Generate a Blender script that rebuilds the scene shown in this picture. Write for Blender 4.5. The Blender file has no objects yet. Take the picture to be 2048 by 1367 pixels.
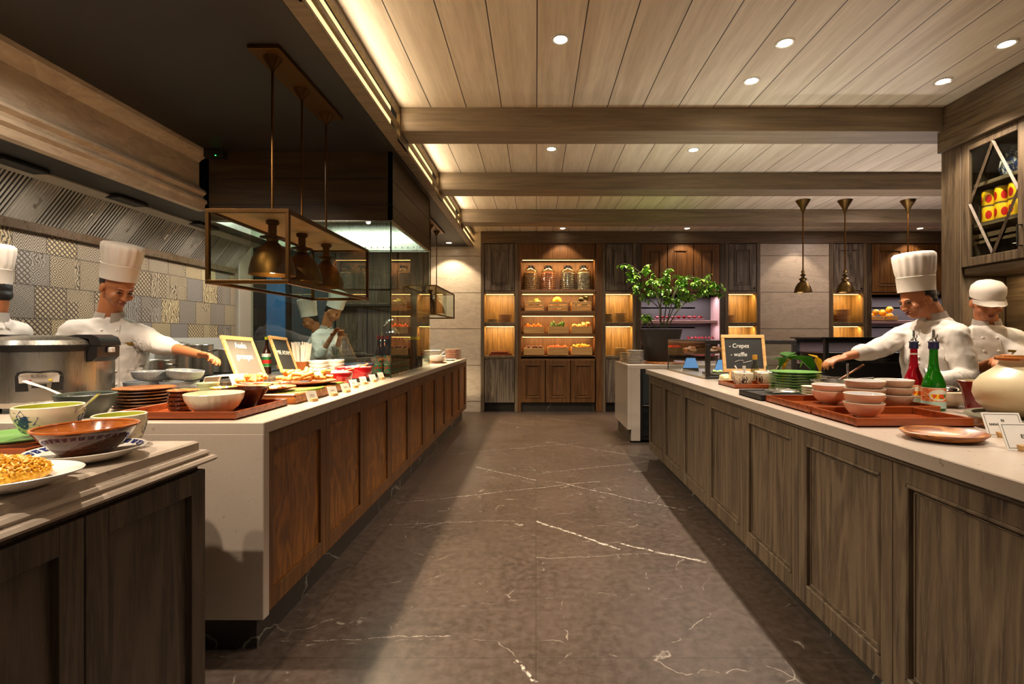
import bpy, bmesh, math, random
from mathutils import Vector, Matrix, Euler, noise
PI=math.pi
S=bpy.context.scene
COL=S.collection
RND=random.Random(11)
F=980.0; H=1.23
def wx(px,Z): return (px-1072)/F*Z
def wz(py,Z): return H-(py-672)/F*Z
def P(px,py,Z): return Vector((wx(px,Z),Z,wz(py,Z)))
# ------------------------------------------------------------------ mesh builder
class MB:
    def __init__(s): s.bm=bmesh.new(); s.mi=0
    def _mark(s,faces):
        for f in faces: f.material_index=s.mi
    def box(s,x0,x1,y0,y1,z0,z1,bev=0,M=None,seg=1):
        if x0>x1: x0,x1=x1,x0
        if y0>y1: y0,y1=y1,y0
        if z0>z1: z0,z1=z1,z0
        r=bmesh.ops.create_cube(s.bm,size=1)
        vs=r['verts']
        for v in vs:
            v.co=Vector(((x0+x1)/2+v.co.x*(x1-x0),(y0+y1)/2+v.co.y*(y1-y0),(z0+z1)/2+v.co.z*(z1-z0)))
        fs=list({f for v in vs for f in v.link_faces}); s._mark(fs)
        if bev>0:
            es=list({e for v in vs for e in v.link_edges})
            b=min(bev,(x1-x0)*.45,(y1-y0)*.45,(z1-z0)*.45)
            rr=bmesh.ops.bevel(s.bm,geom=es,offset=b,segments=seg,affect='EDGES',profile=.5)
            vs=list({v for f in rr['faces'] for v in f.verts}|{v for v in vs if v.is_valid})
            s._mark(rr['faces'])
        if M is not None:
            for v in vs: v.co=M@v.co
        return s
    def obox(s,c,size,rot=(0,0,0),bev=0):
        M=Matrix.Translation(c)@Euler(rot).to_matrix().to_4x4()
        a,b,d=size
        return s.box(-a/2,a/2,-b/2,b/2,-d/2,d/2,bev,M)
    def lathe(s,prof,n=32,c=(0,0,0),M=None,wob=None,cap=True,sc=(1,1)):
        bm=s.bm; rings=[]
        T=Matrix.Translation(c)
        if M is not None: T=T@M
        for k,(r,z) in enumerate(prof):
            if r<1e-6: rings.append([bm.verts.new(T@Vector((0,0,z)))]); continue
            ring=[]
            for i in range(n):
                a=2*PI*i/n; rr=r*(wob(a,k,z) if wob else 1)
                ring.append(bm.verts.new(T@Vector((rr*math.cos(a)*sc[0],rr*math.sin(a)*sc[1],z))))
            rings.append(ring)
        fs=[]
        for A,B in zip(rings,rings[1:]):
            if len(A)==1 and len(B)==1: continue
            for i in range(n):
                j=(i+1)%n
                if len(A)==1: fs.append(bm.faces.new((A[0],B[i],B[j])))
                elif len(B)==1: fs.append(bm.faces.new((A[i],A[j],B[0])))
                else: fs.append(bm.faces.new((A[i],A[j],B[j],B[i])))
        if cap:
            if len(rings[0])>1: fs.append(bm.faces.new(rings[0][::-1]))
            if len(rings[-1])>1: fs.append(bm.faces.new(rings[-1]))
        s._mark(fs)
        return s
    def cyl(s,c,r,h,n=24,r2=None,M=None):
        return s.lathe([(r,0),(r if r2 is None else r2,h)],n,c,M)
    def tube(s,pts,rad,n=8,sc=None,cap=True):
        pts=[Vector(p) for p in pts]
        if not hasattr(rad,'__len__'): rad=[rad]*len(pts)
        bm=s.bm; rings=[]; up=None
        for k,p in enumerate(pts):
            d=(pts[min(k+1,len(pts)-1)]-pts[max(k-1,0)])
            if d.length<1e-9: d=Vector((0,0,1))
            d.normalize()
            if up is None:
                up=Vector((0,0,1)) if abs(d.z)<.9 else Vector((0,1,0))
            a=d.cross(up)
            if a.length<1e-5: a=d.cross(Vector((1,0,0)))
            a.normalize(); b=a.cross(d).normalized(); up=b
            q=sc or (1,1)
            rings.append([bm.verts.new(p+rad[k]*(a*math.cos(2*PI*i/n)*q[0]+b*math.sin(2*PI*i/n)*q[1])) for i in range(n)])
        fs=[]
        for A,B in zip(rings,rings[1:]):
            for i in range(n):
                j=(i+1)%n; fs.append(bm.faces.new((A[i],A[j],B[j],B[i])))
        if cap: fs.append(bm.faces.new(rings[0][::-1])); fs.append(bm.faces.new(rings[-1]))
        s._mark(fs)
        return s
    def ball(s,c,r,sc=(1,1,1),rot=(0,0,0),sub=2,jit=0,seed=0):
        M=Matrix.Translation(c)@Euler(rot).to_matrix().to_4x4()@Matrix.Diagonal((sc[0]*r,sc[1]*r,sc[2]*r,1))
        v=bmesh.ops.create_icosphere(s.bm,subdivisions=sub,radius=1)['verts']
        for q in v:
            k=1
            if jit: k=1+jit*noise.noise(q.co*1.7+Vector((seed*3.1,seed*1.7,seed)))
            q.co=M@(q.co*k)
        s._mark({f for q in v for f in q.link_faces})
        return s
    def prism(s,poly,axis,a,b):
        # poly: list of 2D points in the plane normal to axis, extruded a..b
        def mk(u,v,w):
            return {'x':(w,u,v),'y':(u,w,v),'z':(u,v,w)}[axis]
        A=[s.bm.verts.new(mk(u,v,a)) for u,v in poly]; B=[s.bm.verts.new(mk(u,v,b)) for u,v in poly]
        n=len(poly); fs=[s.bm.faces.new(A[::-1]),s.bm.faces.new(B)]
        for i in range(n):
            j=(i+1)%n; fs.append(s.bm.faces.new((A[i],A[j],B[j],B[i])))
        s._mark(fs)
        return s
    def quad(s,*pts):
        f=s.bm.faces.new([s.bm.verts.new(p) for p in pts]); s._mark([f]); return s
    def xform(s,M):
        for v in s.bm.verts: v.co=M@v.co
        return s
    def build(s,name,mat,parent=None,loc=(0,0,0),rot=(0,0,0),smooth=35):
        bmesh.ops.recalc_face_normals(s.bm,faces=s.bm.faces[:])
        me=bpy.data.meshes.new(name); s.bm.to_mesh(me); s.bm.free()
        for m in (mat if isinstance(mat,(list,tuple)) else [mat]): me.materials.append(m)
        if smooth:
            me.polygons.foreach_set('use_smooth',[True]*len(me.polygons))
            try: me.set_sharp_from_angle(angle=math.radians(smooth))
            except Exception: pass
        o=bpy.data.objects.new(name,me); COL.objects.link(o)
        o.location=loc; o.rotation_euler=rot
        if parent: o.parent=parent
        return o
def bowlprof(R,h,t=.004,foot=.45,p=2.2,n=9,fh=.006):
    # outer profile up, lip, inner down : open vessel with thickness
    o=[(0,0),(R*foot*.9,0),(R*foot,0),(R*foot,fh)]
    for i in range(1,n+1):
        u=i/n; o.append((R*(foot+(1-foot)*(1-(1-u)**p)**(1/p)) if False else R*(foot+(1-foot)*math.sin(u*PI/2)**.9),fh+(h-fh)*(1-math.cos(u*PI/2))**.95*1.0 if False else fh+(h-fh)*u**1.35))
    i_=[]
    for (r,z) in o[4:][::-1]: i_.append((max(r-t,.001),z+ (0 if z>h-1e-6 else t*.5)))
    i_.append((R*foot*.8,fh+t)); i_.append((0,fh+t))
    return o+i_
def plateprof(R,h,t=.004,foot=.6):
    return [(0,0),(R*foot,0),(R*foot,.003),(R*.8,h*.45),(R,h-.001),(R*1.0,h+.001),(R-t,h+.001),(R*.8-t*.3,h*.45+t),(R*foot,.003+t),(0,.003+t)]
# ------------------------------------------------------------------ tagging
def tag(o,label,cat,group=None,kind=None):
    o['label']=label; o['category']=cat
    if group: o['group']=group
    if kind: o['kind']=kind
    return o
def thing(name,label,cat,loc=(0,0,0),rz=0,group=None):
    o=bpy.data.objects.new(name,None); COL.objects.link(o); o.empty_display_size=.1
    o.location=loc; o.rotation_euler=(0,0,rz)
    return tag(o,label,cat,group)
def struct(o):
    o['kind']='structure'; return o
def kids(o): return [c for c in list(bpy.data.objects) if c.parent==o]
_ch={}
def dup(root,loc,rz=None,label=None,group=None,rot=None):
    r=root.copy(); COL.objects.link(r); r.location=loc
    if rz is not None: r.rotation_euler=(0,0,rz)
    if rot is not None: r.rotation_euler=rot
    if label: r['label']=label
    if group: r['group']=group
    def rec(src,dst):
        for c in kids(src):
            k=c.copy(); COL.objects.link(k); k.parent=dst; rec(c,k)
    src=_ch.get(root.name,root)
    rec(root,r)
    return r
# ------------------------------------------------------------------ materials
def srgb(c):
    f=lambda u:(u/12.92 if u<=.04045 else ((u+.055)/1.055)**2.4)
    if isinstance(c,str): c=[int(c[i:i+2],16)/255 for i in (0,2,4)]
    return tuple(f(u) for u in c)+(1,)
class NT:
    def __init__(s,name):
        s.m=bpy.data.materials.new(name); s.m.use_nodes=True; s.t=s.m.node_tree; s.t.nodes.clear()
        s.out=s.t.nodes.new('ShaderNodeOutputMaterial')
        s._tc=None
    def n(s,typ,ins=None,**props):
        nd=s.t.nodes.new(typ)
        for k,v in props.items(): setattr(nd,k,v)
        if ins:
            for k,v in ins.items():
                sk=nd.inputs[k]
                if isinstance(v,bpy.types.NodeSocket): s.t.links.new(v,sk)
                elif isinstance(v,bpy.types.Node): s.t.links.new(v.outputs[0],sk)
                else: sk.default_value=v
        return nd
    def m_(s,op,a,b=None,c=None,clamp=False):
        ins={0:a}
        if b is not None: ins[1]=b
        if c is not None: ins[2]=c
        return s.n('ShaderNodeMath',ins,operation=op,use_clamp=clamp).outputs[0]
    def coord(s,kind='Object'):
        if s._tc is None: s._tc=s.n('ShaderNodeTexCoord')
        return s._tc.outputs[kind]
    def map(s,v=None,scale=(1,1,1),rot=(0,0,0),loc=(0,0,0)):
        return s.n('ShaderNodeMapping',{'Vector':v or s.coord(),'Scale':scale,'Rotation':rot,'Location':loc}).outputs[0]
    def noise(s,v,scale=5,detail=4,rough=.5,dist=0):
        return s.n('ShaderNodeTexNoise',{'Vector':v,'Scale':scale,'Detail':detail,'Roughness':rough,'Distortion':dist}).outputs[0]
    def ramp(s,f,stops,interp='LINEAR'):
        nd=s.n('ShaderNodeValToRGB',{0:f}); cr=nd.color_ramp; cr.interpolation=interp
        while len(cr.elements)<len(stops): cr.elements.new(.5)
        for e,(p,c) in zip(cr.elements,stops):
            e.position=p; e.color=srgb(c) if isinstance(c,str) else (c,c,c,1)
        return nd.outputs[0]
    def mix(s,f,a,b,bt='MIX'):
        nd=s.n('ShaderNodeMix',data_type='RGBA',blend_type=bt)
        for k,v in ((0,f),(6,a),(7,b)):
            if isinstance(v,str): v=srgb(v)
            if isinstance(v,bpy.types.NodeSocket): s.t.links.new(v,nd.inputs[k])
            else: nd.inputs[k].default_value=v
        return nd.outputs[2]
    def bsdf(s,col,rough=.5,metal=0,bump=None,bstr=.3,bdist=.002,**kw):
        if isinstance(col,str): col=srgb(col)
        ins={'Base Color':col,'Roughness':rough,'Metallic':metal}
        ins.update({k.replace('_',' '):v for k,v in kw.items()})
        if bump is not None:
            ins['Normal']=s.n('ShaderNodeBump',{'Height':bump,'Strength':bstr,'Distance':bdist}).outputs[0]
        b=s.n('ShaderNodeBsdfPrincipled',ins)
        s.t.links.new(b.outputs[0],s.out.inputs[0]); return s.m
def plain(name,col,rough=.5,metal=0,var=.08,scale=40,bump=.15,**kw):
    t=NT(name); nz=t.noise(t.map(),scale,3)
    c=srgb(col); a=tuple(min(1,x*(1+var)) for x in c[:3])+(1,); b=tuple(x*(1-var) for x in c[:3])+(1,)
    return t.bsdf(t.mix(nz,b,a),rough,metal,nz,bump,.001,**kw)
def wood(name,dark,mid,light,axis='z',grain=1.0,rough=.5,flame=.5,bump=.35,lime=0.0,sc=1.0,st=.06):
    t=NT(name)
    k={'x':(st,1,1),'y':(1,st,1),'z':(1,1,st)}[axis]
    oi=t.n('ShaderNodeObjectInfo').outputs['Random']
    off=t.n('ShaderNodeCombineXYZ',{0:t.m_('MULTIPLY',oi,7.3),1:t.m_('MULTIPLY',oi,3.1),2:t.m_('MULTIPLY',oi,5.7)}).outputs[0]
    v0=t.n('ShaderNodeVectorMath',{0:t.coord(),1:off},operation='ADD').outputs[0]
    v=t.map(v0,tuple(x*sc for x in k))
    fine=t.noise(v,170*grain,3,.6); med=t.noise(v,34*grain,4,.55,.4)
    ringv=t.noise(t.map(v0,tuple((x*.9 if x<1 else .9)*sc for x in k)),7,2,.5,.3)
    rings=t.m_('SINE',t.m_('MULTIPLY',ringv,70*grain)); rings=t.m_('MULTIPLY_ADD',rings,.5,.5)
    c=t.mix(t.ramp(med,[(.3,0.),(.7,1.)]),dark,mid)
    c=t.mix(t.m_('MULTIPLY',t.ramp(rings,[(.45,0.),(.9,1.)]),flame),c,light)
    c=t.mix(t.m_('MULTIPLY',t.ramp(fine,[(.42,0.),(.6,1.)]),.35),c,dark)
    if lime: c=t.mix(t.m_('MULTIPLY',t.ramp(fine,[(.5,0.),(.62,1.)]),lime),c,light)
    return t.bsdf(c,rough,0,t.m_('ADD',fine,t.m_('MULTIPLY',rings,.4)),bump,.0015)
def glassy(name,tint='f2f7f4',fac=1.0,ior=1.45,rough=0.0):
    # thin architectural pane: clear with mirror-like fresnel reflection
    t=NT(name)
    tr=t.n('ShaderNodeBsdfTransparent',{0:srgb(tint)}); gl=t.n('ShaderNodeBsdfGlossy',{'Color':(1,1,1,1),'Roughness':rough})
    fr=t.n('ShaderNodeFresnel',{'IOR':ior}).outputs[0]
    bf=t.n('ShaderNodeNewGeometry').outputs['Backfacing']
    fr=t.m_('MULTIPLY',fr,t.m_('SUBTRACT',1.,bf))
    mx=t.n('ShaderNodeMixShader',{0:t.m_('MULTIPLY',fr,fac,clamp=True),1:tr.outputs[0],2:gl.outputs[0]})
    t.t.links.new(mx.outputs[0],t.out.inputs[0]); return t.m
def emit(name,col,st):
    t=NT(name); e=t.n('ShaderNodeEmission',{0:srgb(col),1:st}); t.t.links.new(e.outputs[0],t.out.inputs[0]); return t.m
MT={}
def mats():
    M=MT
    M['oak_warm']=wood('warm_oak','4a2e12','704822','845a30','z',1,.42,.35)
    M['oak_warm_h']=wood('warm_oak_across','5c3c1e','845a30','946a3c','x',1,.42,.3)
    M['walnut']=wood('walnut_panel','583414','88541f','a86c2a','z',.75,.36,.5,st=.3)
    M['oak_grey']=wood('weathered_oak','382b1e','685540','877359','z',1,.5,.35,lime=.3)
    M['oak_greyx']=wood('weathered_oak_across','3f2f1e','66503a','7c6448','x',1,.5,.3,lime=.3)
    M['oak_greyy']=wood('weathered_oak_along','3a2e20','6b5740','8a7558','y',1,.5,.3,lime=.3)
    M['oak_dark']=wood('dark_stained_oak','231a12','4a3a28','675642','z',1,.45,.4,lime=.35)
    M['limed']=wood('limed_dark_oak','33271d','5e5045','8c7e6c','z',.8,.5,.5,lime=.35)
    M['beam']=wood('beam_oak','6a5a46','8c7a60','9c8a6e','x',.7,.55,.2)
    M['lightwood']=wood('pale_pine','b98a50','d8ab6c','e6c084','x',1.2,.5,.3,bump=.2)
    M['traywood']=wood('red_lacquer_wood','662c12','94461c','ac5626','x',1.0,.22,.3,bump=.12)
    M['platewood']=wood('acacia_wood','5a2c10','a8622a','cf8e4a','x',1.4,.35,.6,bump=.1)
    M['dplatewood']=wood('dark_teak_wood','43230f','84501f','a3692f','x',1.2,.4,.4,bump=.15)
    # plank ceiling boards along y
    t=NT('ceiling_planks'); v=t.coord()
    sx=t.n('ShaderNodeSeparateXYZ',{0:v}); X=t.m_('DIVIDE',t.m_('ADD',sx.outputs[0],20*.262-.006),.262)
    cell=t.m_('FLOOR',X); fr=t.m_('FRACT',X)
    seam=t.m_('LESS_THAN',t.m_('MINIMUM',fr,t.m_('SUBTRACT',1.,fr)),.012)
    rn=t.n('ShaderNodeTexWhiteNoise',{'W':cell},noise_dimensions='1D').outputs[0]
    vv=t.n('ShaderNodeCombineXYZ',{0:sx.outputs[0],1:t.m_('MULTIPLY_ADD',sx.outputs[1],.07,t.m_('MULTIPLY',rn,9.)),2:rn}).outputs[0]
    a=t.noise(vv,60,4,.6); b=t.noise(vv,10,4,.6,.5)
    c=t.mix(t.ramp(b,[(.3,0.),(.7,1.)]),'ccbba2','efe2cc'); c=t.mix(t.m_('MULTIPLY',t.ramp(a,[(.45,0.),(.75,1.)]),.28),c,'a08e76')
    c=t.mix(t.m_('MULTIPLY',rn,.18),c,'efe0c6'); c=t.mix(seam,c,'2c2216')
    M['planks']=t.bsdf(c,.5,0,t.m_('SUBTRACT',a,t.m_('MULTIPLY',seam,4.)),.3,.002)
    # dark stone floor
    t=NT('dark_stone_floor'); v=t.coord(); sx=t.n('ShaderNodeSeparateXYZ',{0:v}); x,y=sx.outputs[0],sx.outputs[1]
    n1=t.noise(v,2.2,6,.65,.6); n2=t.noise(v,26,5,.7)
    c=t.mix(t.ramp(n1,[(.3,0.),(.7,1.)]),'352a22','483b32'); c=t.mix(t.m_('MULTIPLY',t.ramp(n2,[(.4,0.),(.7,1.)]),.5),c,'62544a')
    wob=t.m_('MULTIPLY',t.m_('SUBTRACT',t.noise(v,3,5,.7),.5),.10)
    def vein(x0,y0,x1,y1,w,st):
        nonlocal c
        dx,dy=x1-x0,y1-y0; L=math.hypot(dx,dy); dx/=L; dy/=L
        u=t.m_('ADD',t.m_('MULTIPLY',t.m_('SUBTRACT',x,x0),dx),t.m_('MULTIPLY',t.m_('SUBTRACT',y,y0),dy))
        p=t.m_('ADD',t.m_('MULTIPLY',t.m_('SUBTRACT',x,x0),-dy),t.m_('MULTIPLY',t.m_('SUBTRACT',y,y0),dx))
        p=t.m_('ABSOLUTE',t.m_('ADD',p,wob))
        s_=t.n('ShaderNodeMapRange',{0:p,1:0.,2:w,3:1.,4:0.}).outputs[0]
        e=t.m_('MULTIPLY',t.m_('GREATER_THAN',u,0.),t.m_('LESS_THAN',u,L))
        br=t.ramp(t.noise(v,30+w*900,3,.8),[(.42,0.),(.56,1.)])
        c=t.mix(t.m_('MULTIPLY',t.m_('MULTIPLY',s_,e),t.m_('MULTIPLY',br,st)),c,'d8cdbd')
    fl=lambda px,py:((px-1072)/(py-672)*H,F*H/(py-672))
    for (a1,b1,a2,b2,w,st) in [(1072,1041,1240,1098,.012,1.),(1240,1085,1412,1125,.012,1.),(790,1006,1200,962,.005,.8),(1072,947,1300,922,.005,.8),
        (955,933,1072,960,.007,.8),(1110,963,1370,1020,.006,.8),(870,910,1170,884,.005,.6),(1030,1040,760,1050,.004,.5),(1030,1320,1070,1365,.008,.9),
        (560,1282,900,1270,.004,.4),(1072,1116,1330,1105,.004,.4),(1090,883,1300,915,.006,.7),(1072,833,1215,850,.006,.6),(960,840,1072,850,.006,.5)]:
        vein(*fl(a1,b1),*fl(a2,b2),w,st)
    vo=t.n('ShaderNodeTexVoronoi',{'Vector':t.n('ShaderNodeVectorMath',{0:t.map(v,(1,1.6,1),(0,0,.5)),1:t.n('ShaderNodeTexNoise',{'Vector':v,'Scale':1.3,'Detail':5.}).outputs[1]},operation='ADD').outputs[0],'Scale':1.7},feature='DISTANCE_TO_EDGE').outputs[0]
    msk=t.m_('MULTIPLY',t.ramp(vo,[(0,1.),(.008,0.)]),t.ramp(t.noise(v,7,4,.7),[(.52,0.),(.6,1.)]))
    c=t.mix(t.m_('MULTIPLY',msk,.45),c,'c0b5a5')
    # tile joints
    jx=t.m_('ABSOLUTE',t.m_('SUBTRACT',t.m_('FRACT',t.m_('ADD',t.m_('DIVIDE',x,.97),.5)),.5)); jy=t.m_('ABSOLUTE',t.m_('SUBTRACT',t.m_('FRACT',t.m_('ADD',t.m_('DIVIDE',t.m_('SUBTRACT',y,1.875),.724),.5)),.5))
    j=t.m_('MAXIMUM',t.m_('LESS_THAN',jx,.0022),t.m_('LESS_THAN',jy,.0028))
    c=t.mix(t.m_('MULTIPLY',j,.6),c,'2a241e')
    ro=t.m_('MULTIPLY_ADD',n2,.25,.28)
    M['floor']=t.bsdf(c,ro,0,t.m_('SUBTRACT',n2,t.m_('MULTIPLY',j,2.)),.12,.002)
    t=NT('dark_stone_plinth'); v=t.coord(); n1=t.noise(v,5,6,.65,.6)
    vo=t.n('ShaderNodeTexVoronoi',{'Vector':t.n('ShaderNodeVectorMath',{0:v,1:t.n('ShaderNodeTexNoise',{'Vector':v,'Scale':2.,'Detail':5.}).outputs[1]},operation='ADD').outputs[0],'Scale':1.5},feature='DISTANCE_TO_EDGE').outputs[0]
    c=t.mix(t.m_('MULTIPLY',t.ramp(vo,[(0,1.),(.012,0.)]),.4),t.mix(n1,'231f1a','35302a'),'b5aa98')
    M['plinth']=t.bsdf(c,.35)
    # stone worktop
    t=NT('beige_quartz'); v=t.coord(); n1=t.noise(v,3,5,.6); n2=t.noise(v,120,2,.6); sp=t.n('ShaderNodeTexVoronoi',{'Vector':v,'Scale':90.}).outputs[0]
    c=t.mix(n1,'a59686','b9aa9a'); c=t.mix(t.m_('MULTIPLY',n2,.25),c,'cfc2b2'); c=t.mix(t.m_('MULTIPLY',t.ramp(t.noise(v,38,2,.5),[(.68,0.),(.74,1.)]),.5),c,'6a5c48')
    M['quartz']=t.bsdf(c,.22,0,n2,.03,.001)
    def marble(name,a,b,vc,rot,rough=.3,sc=1.2):
        t=NT(name); v=t.map(t.coord(),(sc,sc,sc*2.8),rot); n=t.noise(v,1.6,7,.62,1.2); f=t.ramp(n,[(.25,0.),(.5,.9),(.56,.35),(.8,1.)])
        c=t.mix(f,a,b); m=t.m_('ABSOLUTE',t.m_('SUBTRACT',t.noise(v,2.3,5,.6,.8),.5)); c=t.mix(t.m_('MULTIPLY',t.ramp(m,[(0,1.),(.03,0.)]),.25),c,vc)
        return t.bsdf(c,rough,0,n,.03)
    M['marble']=marble('cream_marble_cladding','c6b49c','dccdb8','9c8a70',(0,.12,0),.28)
    M['marbleg']=marble('grey_beige_marble_cladding','a99885','c2b3a0','8b7a66',(0,.15,0),.35)
    M['marblec']=marble('cornice_marble','988670','b8a68e','cfc0aa',(0,0,.4),.4,1.5)
    # batik tiles on the x-plane wall : u=y v=z
    t=NT('batik_pattern_tiles'); sx=t.n('ShaderNodeSeparateXYZ',{0:t.coord()}); y,z=sx.outputs[1],sx.outputs[2]
    row=t.m_('FLOOR',t.m_('DIVIDE',z,.225)); yo=t.m_('ADD',t.m_('MULTIPLY',t.n('ShaderNodeTexWhiteNoise',{'W':row},noise_dimensions='1D').outputs[0],.3),y)
    U=t.m_('DIVIDE',yo,.225); V=t.m_('DIVIDE',z,.225); cu=t.m_('FLOOR',U); fu=t.m_('FRACT',U); fv=t.m_('FRACT',V)
    def wn(*a,ch=0):
        cb=t.n('ShaderNodeCombineXYZ',dict(enumerate(a))).outputs[0]; return t.n('ShaderNodeTexWhiteNoise',{'Vector':cb},noise_dimensions='3D').outputs[ch]
    big=wn(cu,row,1.)
    split=t.m_('GREATER_THAN',big,.45)   # some tiles split in strips
    su=t.m_('FLOOR',t.m_('MULTIPLY',fu,2.4)); sv=t.m_('FLOOR',t.m_('MULTIPLY',fv,1.7))
    sub=wn(t.m_('MULTIPLY_ADD',t.m_('MULTIPLY',su,split),.37,cu),t.m_('MULTIPLY_ADD',t.m_('MULTIPLY',sv,t.m_('GREATER_THAN',big,.7)),.41,row),5.)
    def tri(x): return t.m_('PINGPONG',x,.5)   # 0..0.5
    def line(x,w=.5): return t.m_('LESS_THAN',t.m_('FRACT',x),w)
    pA=line(t.m_('ADD',t.m_('MULTIPLY',fv,10.),t.m_('MULTIPLY',tri(t.m_('MULTIPLY',fu,4.)),4.)))                       # chevrons
    pB=line(t.m_('MULTIPLY',t.m_('ADD',tri(t.m_('MULTIPLY',fu,3.)),tri(t.m_('MULTIPLY',fv,3.))),4.),.42)               # nested diamonds
    g=16.; a1=t.m_('MULTIPLY',fu,g); b1=t.m_('MULTIPLY',fv,g); ca=t.m_('FLOOR',a1); cb=t.m_('FLOOR',b1)
    sg=t.m_('MULTIPLY_ADD',t.m_('GREATER_THAN',wn(t.m_('ADD',tri(t.m_('DIVIDE',ca,g)),cu),tri(t.m_('DIVIDE',cb,g)),3.),.5),2.,-1.)
    fa=t.m_('SUBTRACT',t.m_('FRACT',a1),.5); fb=t.m_('MULTIPLY',t.m_('SUBTRACT',t.m_('FRACT',b1),.5),sg)
    pC=t.m_('LESS_THAN',t.m_('PINGPONG',t.m_('ADD',fa,fb),.5),.22)                                                     # maze
    pD=line(t.m_('ADD',t.m_('MULTIPLY',fu,11.),t.m_('MULTIPLY',t.noise(t.coord(),20,3),3.4)),.45)                       # carved stripes
    pE=t.m_('LESS_THAN',t.m_('PINGPONG',t.m_('ADD',t.m_('MULTIPLY',fu,6.),t.m_('MULTIPLY',fv,6.)),.5),.2); pE=t.m_('MAXIMUM',pE,t.m_('LESS_THAN',t.m_('PINGPONG',t.m_('SUBTRACT',t.m_('MULTIPLY',fu,6.),t.m_('MULTIPLY',fv,6.)),.5),.13))
    def sel(lo,a,b): # a where sub>lo
        k=t.m_('GREATER_THAN',sub,lo); return t.m_('ADD',t.m_('MULTIPLY',k,a),t.m_('MULTIPLY',t.m_('SUBTRACT',1.,k),b))
    pt=sel(.84,pB,sel(.68,pD,sel(.52,pA,sel(.34,pE,pC))))
    bigc=wn(cu,row,9.)
    base=t.ramp(bigc,[(0,'a8977a'),(.25,'b8a47a'),(.45,'8c8478'),(.62,'a6967e'),(.8,'827c76'),(.9,'c4b286')],'CONSTANT')
    base=t.mix(t.m_('MULTIPLY',t.noise(t.coord(),9,4,.7),.4),base,'7d705c')
    c=t.mix(pt,base,t.ramp(bigc,[(0,'3a2c1e'),(.5,'453a30'),(.75,'4a4038')]))
    gr=t.m_('MINIMUM',t.m_('MINIMUM',fu,t.m_('SUBTRACT',1.,fu)),t.m_('MINIMUM',fv,t.m_('SUBTRACT',1.,fv)))
    c=t.mix(t.m_('LESS_THAN',gr,.012),c,'352b20')
    M['batik']=t.bsdf(c,.45,0,pt,-.3,.002)
    # metals
    def metal(name,col,rough,axis=(1,1,.02),aniso=0,var=.25):
        t=NT(name); n=t.noise(t.map(t.coord(),axis),140,2,.6); n2=t.noise(t.coord(),5,4,.6)
        c=srgb(col); d=tuple(q*(1-var) for q in c[:3])+(1,)
        return t.bsdf(t.mix(n2,d,c),t.m_('MULTIPLY_ADD',n,.14,rough),1,n,.04,.001)
    M['brass']=metal('aged_brass','543a1c',.36,(1,1,1),var=.4)
    M['brassd']=metal('dark_bronze','6e4a22',.36,(1,1,1),var=.4)
    M['bronze_panel']=wood('bronze_stained_panel','1f1607','3a2a0e','4a3814','x',.6,.45,.3)
    M['brass_dk']=metal('antique_brass_pendant','7a6138',.28,(1,1,1),var=.4)
    M['steel']=metal('brushed_steel','b8b2a6',.22)
    M['steelh']=plain('hood_steel','b0a89a',.38,.45,.1,30,.05)
    M['chrome']=plain('polished_chrome','d8d4cc',.12,1,.05,20,.02)
    M['black']=plain('black_metal','14110e',.4,0,.15)
    M['plastic_black']=plain('black_plastic','171412',.35)
    M['soffit']=plain('dark_bronze_ceiling','1d1712',.55,0,.25,4,.05)
    M['blackpaint']=plain('black_lacquer','100c08',.45)
    M['white_ceramic']=plain('white_glazed_ceramic','e6dfd2',.15,0,.02,30,.02,Coat_Weight=.5)
    M['cream']=plain('cream_glazed_ceramic','d9ccb0',.2,0,.04,30,.02)
    M['pink_plate']=plain('dusty_pink_ceramic','b58a74',.3,0,.06)
    M['greyplate']=plain('grey_green_ceramic','6d6852',.35,0,.1)
    M['beigeplate']=plain('beige_stoneware','b5a27e',.35,0,.06)
    M['green_plate']=plain('leaf_green_glaze','6a9450',.15,0,.15,25,.25)
    M['lime']=plain('lime_glaze','b7b84e',.2,0,.05)
    M['blackboard']=plain('chalkboard_slate','252523',.6,0,.3,9,.05)
    M['chalkdust']=plain('smudged_chalkboard_slate','5a554e',.65,0,.25,7,.05)
    M['chalk']=plain('white_chalk','d8d4c8',.9)
    M['paper']=plain('white_paper','e8e2d6',.7,0,.02)
    M['ink']=plain('black_ink','2a2622',.8)
    M['skin']=plain('warm_skin','a8683e',.5,0,.08,12,.08,Subsurface_Weight=.06)
    M['hair']=plain('black_hair','120c08',.45,0,.2,90,.3)
    M['coat']=plain('white_chef_cloth','cbc2b6',.75,0,.03,60,.15)
    M['hatcloth']=plain('white_hat_cloth','d6cabb',.8,0,.03,60,.1)
    M['dark_trouser']=plain('dark_trouser_cloth','1c1a1a',.8)
    M['granite']=plain('green_black_granite','2c332b',.45,0,.6,160,.2)
    M['redenamel']=plain('red_enamel','b0121a',.12,0,.05,20,.02,Coat_Weight=.6)
    M['dkenamel']=plain('black_cast_iron','1a1210',.3)
    M['dkred']=plain('dark_red_glaze','6e1512',.15,0,.15,12,.05)
    M['planter']=plain('dark_stone_planter','241d16',.7,0,.35,60,.6)
    M['soil']=plain('potting_soil','1c140c',.9,0,.4,80,.8)
    M['glass']=glassy('clear_glass_pane')
    M['glassk']=glassy('kiosk_glass_pane','e2ece4',1.25,1.6)
    M['glassj']=glassy('jar_glass','e8ece4',1.1,1.5)
    M['pinkwall']=plain('pale_lilac_plaster','b79a98',.5,0,.03)
    M['kitchenwall']=plain('dark_grey_kitchen_wall','40403f',.6,0,.1,3,.02)
    M['bluepanel']=plain('steel_blue_panel','3f6c96',.5)
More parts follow.
